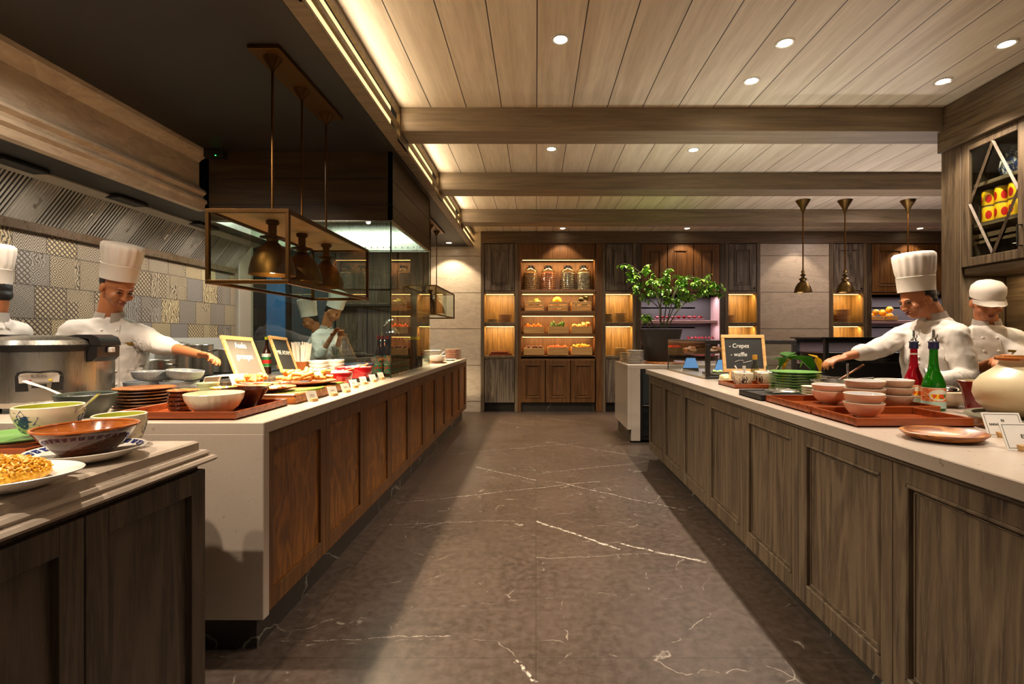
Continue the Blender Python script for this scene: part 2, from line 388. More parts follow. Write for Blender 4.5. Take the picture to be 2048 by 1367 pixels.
    M['stonewall']=plain('pale_grey_pillar_stone','8f8676',.5,0,.08,8,.05)
    M['splash']=plain('pale_grey_splash_tile','aaa69c',.25,0,.04)
mats()
def brownglaze(name,a,b,c3):
    t=NT(name); sx=t.n('ShaderNodeSeparateXYZ',{0:t.coord()}); n=t.noise(t.map(t.coord(),(1,1,6)),16,5,.7)
    c=t.mix(t.ramp(n,[(.35,0.),(.65,1.)]),a,b); return t.bsdf(t.mix(t.ramp(t.noise(t.coord(),60,3),[(.6,0.),(.75,1.)]),c,c3),.15,0,n,.15,.001,Coat_Weight=.5)
MT['brownbowl']=brownglaze('brown_reactive_glaze','3a1c10','5c3018','7a5c4c')
MT['browninner']=brownglaze('amber_inner_glaze','8a4a1c','a8632c','6a3412')
def text(body,size,mat,parent,loc,rot,name='lettering',align='CENTER',depth=.0006,shear=0,sx=1):
    cu=bpy.data.curves.new(name,'FONT'); cu.body=body; cu.size=size; cu.align_x=align; cu.align_y='CENTER'; cu.extrude=depth; cu.shear=shear
    o=bpy.data.objects.new(name+'_tmp',cu); COL.objects.link(o)
    bpy.context.view_layer.update()
    me=bpy.data.meshes.new_from_object(o.evaluated_get(bpy.context.evaluated_depsgraph_get())); bpy.data.objects.remove(o); 
    me.materials.clear(); me.materials.append(mat)
    m=bpy.data.objects.new(name,me); COL.objects.link(m); m.location=loc; m.rotation_euler=rot; m.scale=(sx,1,1)
    if parent: m.parent=parent
    return m
# ================================================================== ROOM SHELL
def sbox(name,mat,*a,bev=0,**k):
    return struct(MB().box(*a,bev=bev).build(name,mat,**k))
YB=7.98
sbox('floor',MT['floor'],-5,7.4,-1.6,YB+.6,-.1,0)
sbox('ceiling',MT['planks'],-1.03,7.4,-1.6,YB+.6,2.93,3.03)
# dark soffit over the kitchen
sbox('ceiling_kitchen',MT['soffit'],-4.9,-1.105,-1.6,YB,2.69,2.79)
# timber rail and lit cove at the soffit edge
sbox('trim_1',MT['beam'],-1.105,-1.015,-1.6,YB,2.69,2.715,bev=.003)
mb=MB()
ys=[-1.6,.16,1.90,3.64,5.09,6.56,YB]
for z0,z1 in ((2.766,2.80),(2.875,2.929)): mb.box(-1.03,-1.012,-1.6,YB,z0,z1)
for y in ys[1:-1]: mb.box(-1.032,-1.008,y-.01,y+.24,2.69,2.93)
struct(mb.build('trim_2',MT['beam']))
for a,b in zip(ys,ys[1:]):
    o=MB().box(-1.085,-1.075,a+.26,b-.015,2.716,2.93).build('cove_light',emit('cove_glow','ffcf86',1.15) if 'cove' not in MT else MT['cove'])
    MT['cove']=o.data.materials[0]
    tag(o,'warm backlit strip behind the slotted timber rail, bay '+['out of frame behind the camera','nearest above the camera','before the nearest ceiling beam','between the two nearest beams','between the second and third beams','beside the far marble wall'][ys.index(a)],'cove light','cove lights along the kitchen soffit')
    if b<1: bpy.data.objects.remove(o)
sbox('trim_3',MT['blackpaint'],-1.11,-1.09,-1.6,YB,2.79,3.0)
# ceiling beams
for i,y in enumerate((1.90,3.64,5.09,6.56)):
    m=MB().box(-1.008,7.4,y,y+.245,2.752,2.93,bev=.004)
    o=struct(m.build('beam',MT['beam'])); o.name='beam' if i==0 else 'beam.%03d'%i
# walls
sbox('wall_marble_left',MT['marble'],-1.745,-.895,YB,YB+.3,0,2.93)
mb=MB()
for py in (512,585,657,730,802): z=(672-py)/122.8+1.23; mb.box(-1.745,-.895,YB-.0015,YB+.01,z-.004,z+.004)
struct(mb.build('trim_4',plain('marble_joint','6e5a40',.8)))  # brown joint lines across the left marble wall
mb=MB(); sbox('wall_marble_right',MT['marbleg'],3.635,4.772,YB,YB+.3,0,2.93)
for py in (511,584,657,730): z=(672-py)/122.8+1.23; mb.box(3.635,4.772,YB-.0015,YB+.01,z-.004,z+.004)
struct(mb.build('trim_5',plain('marble_joint_grey','5c5246',.8)))  # grey-brown joint lines across the right marble wall
sbox('wall_back',MT['kitchenwall'],-5,7.4,YB+.4,YB+.6,0,3.0)
sbox('wall_kitchen_back',MT['kitchenwall'],-4.95,-3.28,YB,YB+.2,0,2.7)
sbox('wall_left',MT['kitchenwall'],-3.75,-3.45,-1.6,5.6,0,2.7)
sbox('wall_passage',MT['kitchenwall'],-5.0,-4.9,5.6,YB+.2,0,2.7)
sbox('wall_right_far',MT['limed'],7.3,7.4,-1.6,YB+.6,0,3.0)
# batik tiled wall, splash and pillar
sbox('wall_tiles',MT['batik'],-3.45,-3.4,-1.6,5.55,1.215,2.25)
sbox('wall_splash',MT['splash'],-3.45,-3.395,-1.6,5.55,0,1.215)
sbox('pillar',MT['stonewall'],-3.75,-3.36,5.55,5.83,0,2.7,bev=.01)
# blue door at the end of the kitchen passage
d=thing('kitchen_door','steel blue door panel with dark frame at the far end of the kitchen passage','door',(0,0,0))
MB().box(-4.62,-3.98,7.90,7.98,0,2.35).build('frame',MT['black'],d)
MB().box(-4.33,-4.03,7.87,7.90,0.1,2.3).build('panel',MT['bluepanel'],d)
# oak panelled wall seen through the kiosk glass
u=thing('panelled_wall_cabinet','grey oak panelled cabinet wall behind the glass kiosk with lit shelf','cabinet')
MB().box(-3.28,-1.745,YB+.05,YB+.3,0,2.69).build('carcass',MT['oak_grey'],u)
mb=MB()
for x0,x1 in ((-3.26,-2.76),(-2.74,-2.26),(-2.24,-1.76)):
    for z0,z1 in ((2.0,2.66),(.92,1.72),(.1,.86)):
        mb.box(x0,x1,YB,YB+.05,z0,z1,bev=.004); 
        mb.box(x0+.07,x1-.07,YB-.008,YB,z0+.07,z0+.082); mb.box(x0+.07,x1-.07,YB-.008,YB,z1-.082,z1-.07)
        mb.box(x0+.07,x0+.082,YB-.008,YB,z0+.07,z1-.07); mb.box(x1-.082,x1-.07,YB-.008,YB,z0+.07,z1-.07)
mb.build('door',MT['oak_grey'],u)
MB().box(-3.26,-1.76,YB-.16,YB,1.74,1.77).build('shelf',MT['oak_grey'],u)
# ---- cornice of the cook line : marble mouldings, fascia, hood
prof=[(-2.62,2.69),(-2.585,2.69),(-2.585,2.66),(-2.6,2.64),(-2.64,2.62),(-2.66,2.60),(-2.66,2.42),(-2.65,2.40),(-2.61,2.375),(-2.60,2.355),(-2.625,2.335),(-2.63,2.315),(-2.60,2.30),(-2.595,2.28),(-2.615,2.262),(-2.615,2.215),(-2.67,2.215),(-2.67,2.30),(-2.75,2.69)]
mb=MB()
A=[mb.bm.verts.new((x,-1.6,z)) for x,z in prof]; B=[mb.bm.verts.new((x,3.87,z)) for x,z in prof]
n=len(prof)
for i in range(n): j=(i+1)%n; mb.bm.faces.new((A[i],A[j],B[j],B[i]))
mb.bm.faces.new(A[::-1]); mb.bm.faces.new(B)
struct(mb.build('trim_6',MT['marblec'],smooth=20))
sbox('trim_7',MT['blackpaint'],-3.42,-2.672,-1.6,5.55,2.262,2.30)
sbox('trim_11',MT['blackpaint'],-2.90,-2.76,-1.6,5.55,2.30,2.69)
h=thing('extractor_hood','long stainless steel extractor hood with slotted filters over the tiled cook line','extractor hood')
HA,HB=(-3.365,1.985),(-3.165,2.235)
hq=lambda u,o=0:(HA[0]+(HB[0]-HA[0])*u+.78*o,HA[1]+(HB[1]-HA[1])*u-.62*o)
MB().prism([hq(0,-.012),hq(1,-.012),(-3.2,2.262),(-3.42,2.262),(-3.42,1.99)],'y',-1.6,5.5).build('body',MT['steelh'],h)
MB().prism([(-3.395,1.93),(-3.355,1.93),(-3.345,1.985),(-3.365,1.995),(-3.395,1.99)],'y',-1.6,5.5).build('gutter',MT['steel'],h)
MB().prism([hq(.98,-.012),(HB[0]+.005,HB[1]-.012),(-3.085,2.25),(-3.085,2.261),(-3.2,2.261)],'y',-1.6,5.5).build('rim',MT['steelh'],h)
k=0; y=3.27-.365*4
while y<5.3:
    L=.365
    mb=MB(); mb.prism([hq(.0,0),hq(1,0),hq(1,-.01),hq(0,-.01)],'y',y,y+L*.5-.003); f1=mb.build('filter',MT['black'],h)
    mb=MB()
    for i in range(7):
        yy=y+i*(L*.5)/7; mb.prism([hq(.03,.004),hq(.97,.004),hq(.97,.0005),hq(.03,.0005)],'y',yy+.002,yy+.0155)
    mb.build('filter_ribs',MT['steelh'],f1)
    mb=MB(); mb.prism([hq(.0,.004),hq(1,.004),hq(1,-.01),hq(0,-.01)],'y',y+L*.5,y+L-.004); f1=mb.build('filter',MT['steelh'],h)
    mb=MB()
    for i in range(8):
        yy=y+L*.5+i*(L*.5)/8; mb.prism([hq(.03,.010),hq(.97,.010),hq(.97,.0045),hq(.03,.0045)],'y',yy+.004,yy+.014)
    mb.build('filter_ribs',MT['steelh'],f1)
    mb=MB(); a=hq(.45,.013); c_=hq(.62,.013); mb.tube([(a[0],y+L*.78,a[1]),(a[0]+.015,y+L*.78,a[1]-.012),(c_[0]+.015,y+L*.78,c_[1]-.012),(c_[0],y+L*.78,c_[1])],.004,6); mb.build('filter_handle',MT['chrome'],f1)
    y+=L; k+=1
for yy in (2.78,3.55,4.4): MB().box(-3.13,-3.02,yy,yy+.27,2.235,2.258,bev=.004).build('hood_lamp',MT['black'],h)
# ---- kiosk : hanging dark hood with glass
kx0,kx1,ky0,ky1=-2.62,-1.143,3.88,5.28; kb,kt=2.148,2.69
g=thing('kiosk_hood','dark bronze boxed extractor hood above the glass cooking kiosk','extractor hood',(0,0,0))
mb=MB()
mb.box(kx0,kx1,ky0,ky0+.03,kb,kt); mb.box(kx0,kx1,ky1-.03,ky1,kb,kt); mb.box(kx0,kx0+.03,ky0,ky1,kb,kt); mb.box(kx1-.03,kx1,ky0,ky1,kb,kt)
mb.build('cladding',MT['bronze_panel'],g)
mb=MB()
for z in (2.27,2.475):
    mb.box(kx0-.003,kx1+.003,ky0-.003,ky0+.01,z-.004,z+.003); mb.box(kx1-.01,kx1+.003,ky0,ky1,z-.004,z+.003)
mb.build('groove',MT['black'],g)
mb=MB(); ix0,ix1,iy0,iy1=kx0+.03,kx1-.03,ky0+.03,ky1-.03
mb.box(ix0,ix1,iy1-.01,iy1,kb,2.45); mb.box(ix0,ix0+.01,iy0,iy1,kb,2.45); mb.box(ix1-.01,ix1,iy0,iy1,kb,2.45); mb.box(ix0,ix1,iy0,iy0+.01,kb,2.45); mb.box(ix0,ix1,iy0,iy1,2.44,2.45)
mb.build('steel_lining',MT['steel'],g)
mb=MB(); mb.box(kx0,kx1,ky0-.004,ky0+.02,kb-.012,kb); mb.box(kx1-.02,kx1+.004,ky0,ky1,kb-.012,kb); mb.box(kx0,kx1,ky1-.02,ky1,kb-.012,kb); mb.build('edge_trim',MT['steel'],g)
mb=MB()
for i in range(22): mb.cyl((ix0+.05+i*.065,iy1-.012,kb+.03),.006,.002,8,M=Matrix.Rotation(PI/2,4,'X'))
mb.build('rivet',MT['black'],g)['kind']='stuff'
e=thing('smoke_detector','small black sensor with green light at the ceiling corner of the kiosk hood','detector',(-2.5,ky0-.04,2.655))
MB().box(-.09,.06,-.03,.04,-.03,.035,bev=.006).build('housing',MT['blackpaint'],e)
MB().ball((.01,-.034,-.02),.004,sub=1).build('indicator_light',emit('green_led','30ff60',4),e)
gp=thing('glass_screen','clear frameless glass screen around the cooking kiosk above the stone worktop','glass screen')
MB().box(-1.69,-1.143,3.868,3.876,.901,kb-.012).build('pane',MT['glassk'],gp)
MB().box(-2.25,-1.694,3.868,3.876,.901,kb-.012).build('pane',MT['glassk'],gp)
MB().box(-1.151,-1.143,3.88,5.28,.901,kb-.012).build('pane',MT['glassk'],gp)
MB().box(-1.1515,-1.1425,3.8675,3.8795,.901,kb-.012).build('corner_edge',plain('dark_glass_edge','16241c',.15),gp)
# ---- counters
STX=-1.04
def bar(name,mat,parent,*a,bev=.002): return MB().box(*a,bev=bev).build(name,mat,parent)
t=thing('stone_worktop','beige quartz worktop of the left buffet counter with waterfall end','worktop')
bar('slab',MT['quartz'],t,-1.86,STX,1.872,7.36,.855,.9,bev=.003)
bar('slab',MT['quartz'],t,-3.38,-1.861,1.872,2.64,.855,.9,bev=.003)
bar('waterfall_end',MT['quartz'],t,-3.38,STX,1.87,1.912,.145,.857,bev=.003)
bar('waterfall_end',MT['quartz'],t,-1.86,STX-.002,7.32,7.36,.145,.857,bev=.003)
t=thing('buffet_counter','warm oak panelled base of the long left buffet counter','counter')
bar('carcass',MT['oak_dark'],t,-1.84,-1.075,1.915,7.31,.146,.853)
bar('carcass',MT['oak_dark'],t,-3.38,-1.85,1.915,2.62,.146,.853)
bar('plinth',MT['plinth'],t,-1.80,-1.10,1.93,7.3,0,.144,bev=0)
bar('plinth',MT['plinth'],t,-3.3,-1.81,1.93,2.58,0,.144,bev=0)
def xpanel(parent,name,y0,y1,z0,z1,xf,s,fr,mf,mp,mold=0,dep=.012,th=.03,fr2=None,**k):
    # framed panel on a plane x=xf facing s (+1/-1)
    fb=fr2 or fr
    mb=MB(); xb=xf-s*th
    mb.box(xb,xf,y0+.0015,y0+fr,z0,z1,bev=.0015); mb.box(xb,xf,y1-fr,y1-.0015,z0,z1,bev=.0015)
    mb.box(xb,xf,y0+fr,y1-fr,z1-fb,z1,bev=.0015); mb.box(xb,xf,y0+fr,y1-fr,z0,z0+fb,bev=.0015)
    if mold:
        w=mold
        for (a,b,c,d) in ((y0+fr,y0+fr+w,z0+fb,z1-fb),(y1-fr-w,y1-fr,z0+fb,z1-fb),(y0+fr,y1-fr,z0+fb,z0+fb+w),(y0+fr,y1-fr,z1-fb-w,z1-fb)):
            mb.box(xb,xf+s*.004,a,b,c,d,bev=.004)
            
        for (a,b,c,d) in ((y0+fr+w*1.6,y0+fr+w*2,z0+fb+w*1.6,z1-fb-w*1.6),(y1-fr-w*2,y1-fr-w*1.6,z0+fb+w*1.6,z1-fb-w*1.6),(y0+fr+w*1.6,y1-fr-w*1.6,z0+fb+w*1.6,z0+fb+w*2),(y0+fr+w*1.6,y1-fr-w*1.6,z1-fb-w*2,z1-fb-w*1.6)):
            mb.box(xb,xf-s*(dep-.005),a,b,c,d,bev=.002)
    o=mb.build(name,mf,parent)
    MB().box(xb,xf-s*dep,y0+fr-.002,y1-fr+.002,z0+fb-.002,z1-fb+.002).build('inset',mp,o)
    return o
ysL=[1.913+i*.54 for i in range(10)]+[7.318]
for a,b in zip(ysL,ysL[1:]): xpanel(t,'panel',a,b,.146,.853,STX-.012,1,.055,MT['oak_warm'],MT['walnut'],fr2=.075)
# near left counter
t=thing('stone_worktop','stepped stone worktop of the near left counter with moulded edge','worktop')
pr=[(-1.075,.9),(-1.068,.894),(-1.068,.872),(-1.052,.868),(-1.046,.860),(-1.05,.852),(-1.036,.848),(-1.03,.840),(-1.036,.832),(-1.08,.83)]
mb=MB()
def sweep(mb,pr,x_in,ya,yb,end):
    # moulding profile offset d=(x+1.075) outward, goes along +x face then the far end face
    rows=[]
    for (x,z) in pr:
        d=x+1.075
        rows.append([mb.bm.verts.new((x,ya,z)),mb.bm.verts.new((x,yb+d,z)),mb.bm.verts.new((x_in,yb+d,z))])
    for A,B in zip(rows,rows[1:]):
        for i in range(2): mb.bm.faces.new((A[i],A[i+1],B[i+1],B[i]))
    top=rows[0]; bot=rows[-1]
    q=[mb.bm.verts.new((x_in,ya,pr[0][1])),mb.bm.verts.new((x_in,ya,pr[-1][1]))]
    mb.bm.faces.new((top[0],top[1],top[2],q[0])); mb.bm.faces.new((bot[0],bot[1],bot[2],q[1]))
    mb.bm.faces.new([r[0] for r in rows]+[q[1],q[0]]); mb.bm.faces.new([r[2] for r in rows]+[q[1],q[0]])
sweep(mb,pr,-3.3,-.6,1.545,1)
mb.build('slab',MT['quartz'],t,smooth=25)
t=thing('oak_counter','dark weathered oak base of the near left counter','counter')
bar('carcass',MT['oak_dark'],t,-3.28,-1.08,-.6,1.53,.08,.824)
bar('rail',MT['oak_dark'],t,-1.09,-1.062,-.6,1.54,.812,.8285)
bar('end_panel',MT['oak_dark'],t,-3.28,-1.048,1.53,1.55,.08,.812)
ys=[-.51,-.10,.31,.72,1.135,1.549]
for a,b in zip(ys,ys[1:]): xpanel(t,'door',a,b,.08,.812,-1.044,1,.062,MT['oak_dark'],MT['oak_dark'],dep=.016,fr2=.065)
# right counter
RX=1.10
t=thing('stone_worktop','pale quartz worktop of the long right buffet counter','worktop')
bar('slab',MT['quartz'],t,RX,2.02,-.6,4.92,.855,.9,bev=.003)
t=thing('buffet_counter','weathered grey oak panelled base of the long right buffet counter','counter')
bar('carcass',MT['oak_grey'],t,1.165,2.0,-.6,4.9,.10,.853)
bar('plinth',MT['plinth'],t,1.21,1.95,-.6,4.86,0,.10,bev=0)
bar('end_panel',MT['oak_grey'],t,1.14,2.0,4.88,4.905,.10,.853)
ys=[-.1+i*.56-.02 for i in range(0,10)]
for a,b in zip(ys,ys[1:]):
    if b<4.95: xpanel(t,'panel',a,b,.10,.853,1.135,-1,.055,MT['oak_grey'],MT['oak_grey'],mold=.012,dep=.014,fr2=.075)
MB().box(1.118,1.14,-.6,4.9,.838,.855,bev=.004).build('cornice',MT['oak_greyy'],t)
# stone island with drinks fridge
t=thing('stone_island','square stone island with dark base beyond the right counter','counter')
bar('slab',MT['quartz'],t,1.057,2.4,5.66,6.56,.85,.9,bev=.004)
bar('side_panel',MT['quartz'],t,1.057,1.10,5.66,6.56,.15,.85)
bar('front_panel',MT['quartz'],t,1.10,1.205,5.66,5.70,.02,.85)
bar('carcass',MT['oak_dark'],t,1.215,2.38,5.72,6.54,.02,.849)
bar('plinth',MT['plinth'],t,1.09,1.2,5.70,6.5,0,.148,bev=0)
t=thing('undercounter_fridge','black framed glass door fridge built under the stone island','fridge')
bar('frame',MT['black'],t,1.21,2.2,5.665,5.715,.03,.84)
bar('door',plain('dark_fridge_glass','1b1d1e',.08),t,1.235,1.65,5.655,5.664,.08,.42)
bar('door',plain('grey_fridge_glass','2e3132',.08),t,1.235,1.65,5.655,5.664,.45,.8)
bar('handle',MT['steel'],t,1.235,1.65,5.64,5.654,.425,.438)
# ---- back wall cabinetry
BX=lambda px:(px-1072)/122.8
BZ=lambda py:(672-py)/122.8+1.23
def bdoor(parent,px0,px1,py0,py1,mat,raised=True,yf=YB-.02,knob=None,fr=.09):
    x0,x1,z0,z1=BX(px0),BX(px1),BZ(py1),BZ(py0)
    x0+=.004; x1-=.004; mb=MB().box(x0,x1,yf+.012,yf+.02,z0,z1)
    if True:
        f_=fr if raised else .004
        for q in ((x0,x0+f_,z0,z1),(x1-f_,x1,z0,z1),(x0+f_,x1-f_,z0,z0+f_),(x0+f_,x1-f_,z1-f_,z1)): mb.box(q[0],q[1],yf-.002,yf+.02,q[2],q[3],bev=.002)
        if not raised: mb.box(x0,x1,yf,yf+.012,z0,z1)
    if raised:
        for (a,b,c,d) in ((x0+fr,x0+fr+.016,z0+fr,z1-fr),(x1-fr-.016,x1-fr,z0+fr,z1-fr),(x0+fr,x1-fr,z0+fr,z0+fr+.016),(x0+fr,x1-fr,z1-fr-.016,z1-fr)):
            mb.box(a,b,yf-.010,yf+.014,c,d,bev=.004)
        mb.box(x0+fr+.04,x1-fr-.04,yf+.002,yf+.014,z0+fr+.04,z1-fr-.04,bev=.004)
    o=mb.build('door',mat,parent)
    if knob: MB().ball((BX(knob[0]),yf-.015,BZ(knob[1])),.016,sub=2).build('knob',MT['black'],o)
    return o
LEDM=emit('warm_led_strip','ffb860',7)
def strip(parent,x0,x1,y,z,power,col=(1,.66,.28),w=.02):
    MB().box(x0,x1,y,y+.012,z-.006,z).build('light_strip',LEDM,parent)
    L=bpy.data.lights.new('strip_light','AREA'); L.shape='RECTANGLE'; L.size=x1-x0; L.size_y=.03; L.energy=power; L.color=col
    o=bpy.data.objects.new('strip_light',L); COL.objects.link(o); o.location=((x0+x1)/2,y-.012,z-.012); o.rotation_euler=(math.radians(28),0,0)
def niche(parent,px0,px1,py0,py1,mat,dep=.32,led=3.2,shelf=True,backmat=None,col=(1,.66,.28)):
    x0,x1,z0,z1=BX(px0),BX(px1),BZ(py1),BZ(py0)
    MB().box(x0,x1,YB+dep,YB+dep+.02,z0,z1).build('back_panel',backmat or mat,parent)
    mb=MB(); mb.box(x0-.012,x0+.003,YB-.005,YB+dep,z0,z1); mb.box(x1-.003,x1+.012,YB-.005,YB+dep,z0,z1); mb.box(x0+.003,x1-.003,YB,YB+dep,z1,z1+.012)
    mb.build('lining',backmat or mat,parent)
    if shelf: MB().box(x0-.01,x1+.01,YB-.01,YB+dep,z0-.05,z0,bev=.003).build('shelf',mat,parent)
    if led: strip(parent,x0+.02,x1-.02,YB+.075,z1-.003,led,col)
def side_unit(label,p0,p1,knobside=1,dw=(0,0)):
    # limed dark oak tower: door, two lit niches, lower door, black plinth ; p0..p1 outer px
    u=thing('wall_cabinet',label,'cabinet',group='limed oak wall cabinet towers')
    x0,x1=BX(p0),BX(p1); fw=.055
    mb=MB(); mb.box(x0,x0+fw,YB-.03,YB+.36,0,2.74,bev=.003); mb.box(x1-fw,x1,YB-.03,YB+.36,0,2.74,bev=.003); mb.build('frame',MT['oak_grey'],u)
    a,b=p0+fw*122.8,p1-fw*122.8
    MB().box(BX(a),BX(b),YB+.33,YB+.36,0,2.74).build('carcass',MT['oak_grey'],u)
    bdoor(u,a+.5,b-.5,488,581,MT['limed'],knob=(b-5,576))
    MB().box(BX(a),BX(b),YB-.02,YB+.3,BZ(587),BZ(582)).build('rail',MT['oak_grey'],u)
    niche(u,a,b,587,644,MT['oak_grey'],backmat=MT['oak_niche'])
    niche(u,a,b,652,711,MT['oak_grey'],backmat=MT['oak_niche'])
    bdoor(u,a+.5,b-.5,718,804,MT['limed'],raised=False)
    MB().box(BX(a),BX(b),YB+.03,YB+.05,0,BZ(805)).build('plinth',MT['black'],u)
    return u
MT['oak_niche']=wood('golden_oak_niche','5a4020','8f6c38','b08a4c','z',1,.45,.3)
MB_=None
o=struct(MB().box(BX(962),7.3,YB-.045,YB+.35,BZ(487),BZ(463.5),bev=.004).build('trim_8',MT['oak_greyx']))
side_unit('limed oak cabinet tower on the left of the produce shelves, plates and red trays inside',962,1036)
side_unit('limed oak cabinet tower on the right of the produce shelves, behind the stone island',1204,1272)
side_unit('limed oak cabinet tower behind the chalkboard, left of the grey marble wall',1449,1519)
side_unit('limed oak cabinet tower right of the grey marble wall, behind the second pendant',1658,1732)
# produce unit
u=thing('produce_cabinet','warm oak produce cabinet with four lit shelves of jars and crates','cabinet')
x0,x1=BX(1036),BX(1204)
mb=MB(); mb.box(x0,x0+.05,YB-.02,YB+.42,0,2.74,bev=.003); mb.box(x1-.1,x1,YB-.02,YB+.42,0,2.74,bev=.003); mb.box(x0,x1,YB+.40,YB+.42,0,2.74); mb.build('frame',MT['oak_warm'],u)
MB().box(BX(1041),BX(1190),YB-.015,YB+.3,BZ(518),BZ(487)).build('top_panel',MT['oak_warm'],u)
MB().box(BX(1041),BX(1190),YB-.01,YB+.39,BZ(720),BZ(712)).build('ledge',MT['oak_warm_h'],u)
for a,b,l in ((518,579,7),(587,624,5.5),(631,667,5),(673,711,5)): niche(u,1042,1190,a,b,MT['oak_warm_h'],dep=.38,led=l,backmat=MT['oak_warm'],col=(1,.55,.2))
MB().box(BX(1041),BX(1190),YB-.02,YB,BZ(626),BZ(624)+.02).build('shelf_lip',MT['oak_warm_h'],u)
for a,b in ((1041,1090.5),(1091,1140.5),(1141,1190)): bdoor(u,a,b,720,804,MT['oak_warm'],fr=.075)
MB().box(BX(1041),BX(1190),YB+.03,YB+.05,0,BZ(805)).build('plinth',MT['plinth'],u)
# lilac lit units
def lilac(label,p0,p1,nd,shelves):
    u=thing('display_cabinet',label,'cabinet',group='warm oak display cabinets with lilac niches')
    x0,x1=BX(p0),BX(p1)
    mb=MB(); mb.box(x0,x0+.08,YB-.02,YB+.5,0,2.74,bev=.003); mb.box(x1-.08,x1,YB-.02,YB+.5,0,2.74,bev=.003); mb.build('frame',MT['oak_dark'],u)
    w=(p1-p0-20)/nd
    for i in range(nd): bdoor(u,p0+10+i*w+.3,p0+10+(i+1)*w-.3,488,584,MT['oak_warm'],fr=.1)
    niche(u,p0+10,p1-10,590,803,MT['pinkwall'],dep=.46,led=0,shelf=False,backmat=MT['pinkwall'])
    MB().box(x0+.08,x1-.08,YB+.0,YB+.46,BZ(590),BZ(585)).build('rail',MT['oak_warm_h'],u)
    for z in shelves: MB().box(x0+.08,x1-.08,YB+.08,YB+.46,z-.04,z,bev=.003).build('shelf',MT['pinkwall'],u)
    for z in shelves: MB().box(x0+.1,x1-.35,YB+.40,YB+.43,z+.21,z+.235).build('rail',MT['steel'],u)
    L=bpy.data.lights.new('case_light','AREA'); L.shape='RECTANGLE'; L.size=x1-x0-.3; L.size_y=.05; L.energy=7; L.color=(1,.80,.86)
    o=bpy.data.objects.new('case_light',L); COL.objects.link(o); o.location=((x0+x1)/2,YB+.12,BZ(592)); 
    L=bpy.data.lights.new('case_light','AREA'); L.shape='RECTANGLE'; L.size=x1-x0-.3; L.size_y=.05; L.energy=4; L.color=(1,.80,.86)
    o=bpy.data.objects.new('case_light',L); COL.objects.link(o); o.location=((x0+x1)/2,YB+.12,BZ(644)-.045) 
    return u
lilac('warm oak display cabinet with lilac niche behind the potted tree',1272,1449,3,(BZ(640),BZ(681)))
lilac('warm oak display cabinet with lilac niche of oranges behind the reaching cook',1732,1965,3,(BZ(640),BZ(681)))
# ---- right wall, post and glazed cabinet
sbox('wall_right',MT['oak_grey'],3.42,3.6,-.6,3.69,0,2.93)
sbox('wall_right_return',MT['oak_greyx'],3.6,7.3,3.5,3.69,0,2.93)
sbox('post',MT['oak_grey'],3.05,3.42,3.52,3.69,0,2.752,bev=.004)
sbox('trim_9',MT['oak_greyy'],3.02,3.6,-.6,3.69,2.60,2.93,bev=.004)
sbox('trim_10',MT['oak_greyy'],3.07,3.42,-.6,3.52,1.66,1.72,bev=.01)
gc=thing('glazed_wall_cabinet','weathered oak wall cabinet with diamond lattice glass doors above the cooks','cabinet')
mb=MB(); mb.box(3.07,3.41,-.6,3.52,1.72,1.74); mb.box(3.07,3.41,-.6,3.52,2.585,2.60); mb.box(3.39,3.41,-.6,3.52,1.72,2.6); mb.box(3.07,3.41,3.50,3.52,1.72,2.6); mb.build('carcass',MT['oak_dark'],gc)
for z in (2.02,2.30): MB().box(3.10,3.39,-.58,3.50,z-.025,z).build('shelf',MT['oak_greyy'],gc)
ds=[3.515,3.045,2.575,2.105]
for i,(b,a) in enumerate(zip(ds,ds[1:])):
    fr=.06; z0,z1=1.722,2.598
    mb=MB(); 
    for q in ((a+.001,a+fr,z0,z1),(b-fr,b-.001,z0,z1),(a+fr,b-fr,z0,z0+fr),(a+fr,b-fr,z1-fr,z1)): mb.box(3.05,3.078,*q,bev=.003)
    d=mb.build('door',MT['oak_grey'],gc)
    ym,zm=(a+b)/2,(z0+z1)/2; c=[(ym,z1-fr),(b-fr,zm),(ym,z0+fr),(a+fr,zm)]
    mb=MB()
    for k in range(4):
        p,q=c[k],c[(k+1)%4]; mb.tube([(3.058,p[0],p[1]),(3.058,q[0],q[1])],.011,4)
    mb.build('lattice',MT['oak_grey'],d,smooth=0)
    MB().box(3.064,3.068,a+fr-.003,b-fr+.003,z0+fr-.003,z1-fr+.003).build('glass_pane',MT['glass'],d)
    hy=a+.03 if i%2==0 else b-.03
    MB().tube([(3.05,hy,1.80),(3.02,hy,1.80),(3.02,hy,1.93),(3.05,hy,1.93)],.006,8).build('handle',MT['black'],d)
mb=MB(); mb.box(3.36,3.425,-.6,3.5,1.02,1.66); 
struct(mb.build('wall_backsplash',MT['oak_greyy']))
bc=thing('back_counter','dark back counter with steel top behind the two right cooks','counter')
MB().box(3.07,3.40,-.6,3.5,0,.86).build('carcass',MT['oak_dark'],bc)
MB().box(3.04,3.41,-.6,3.5,.86,.9,bev=.003).build('slab',MT['steel'],bc)
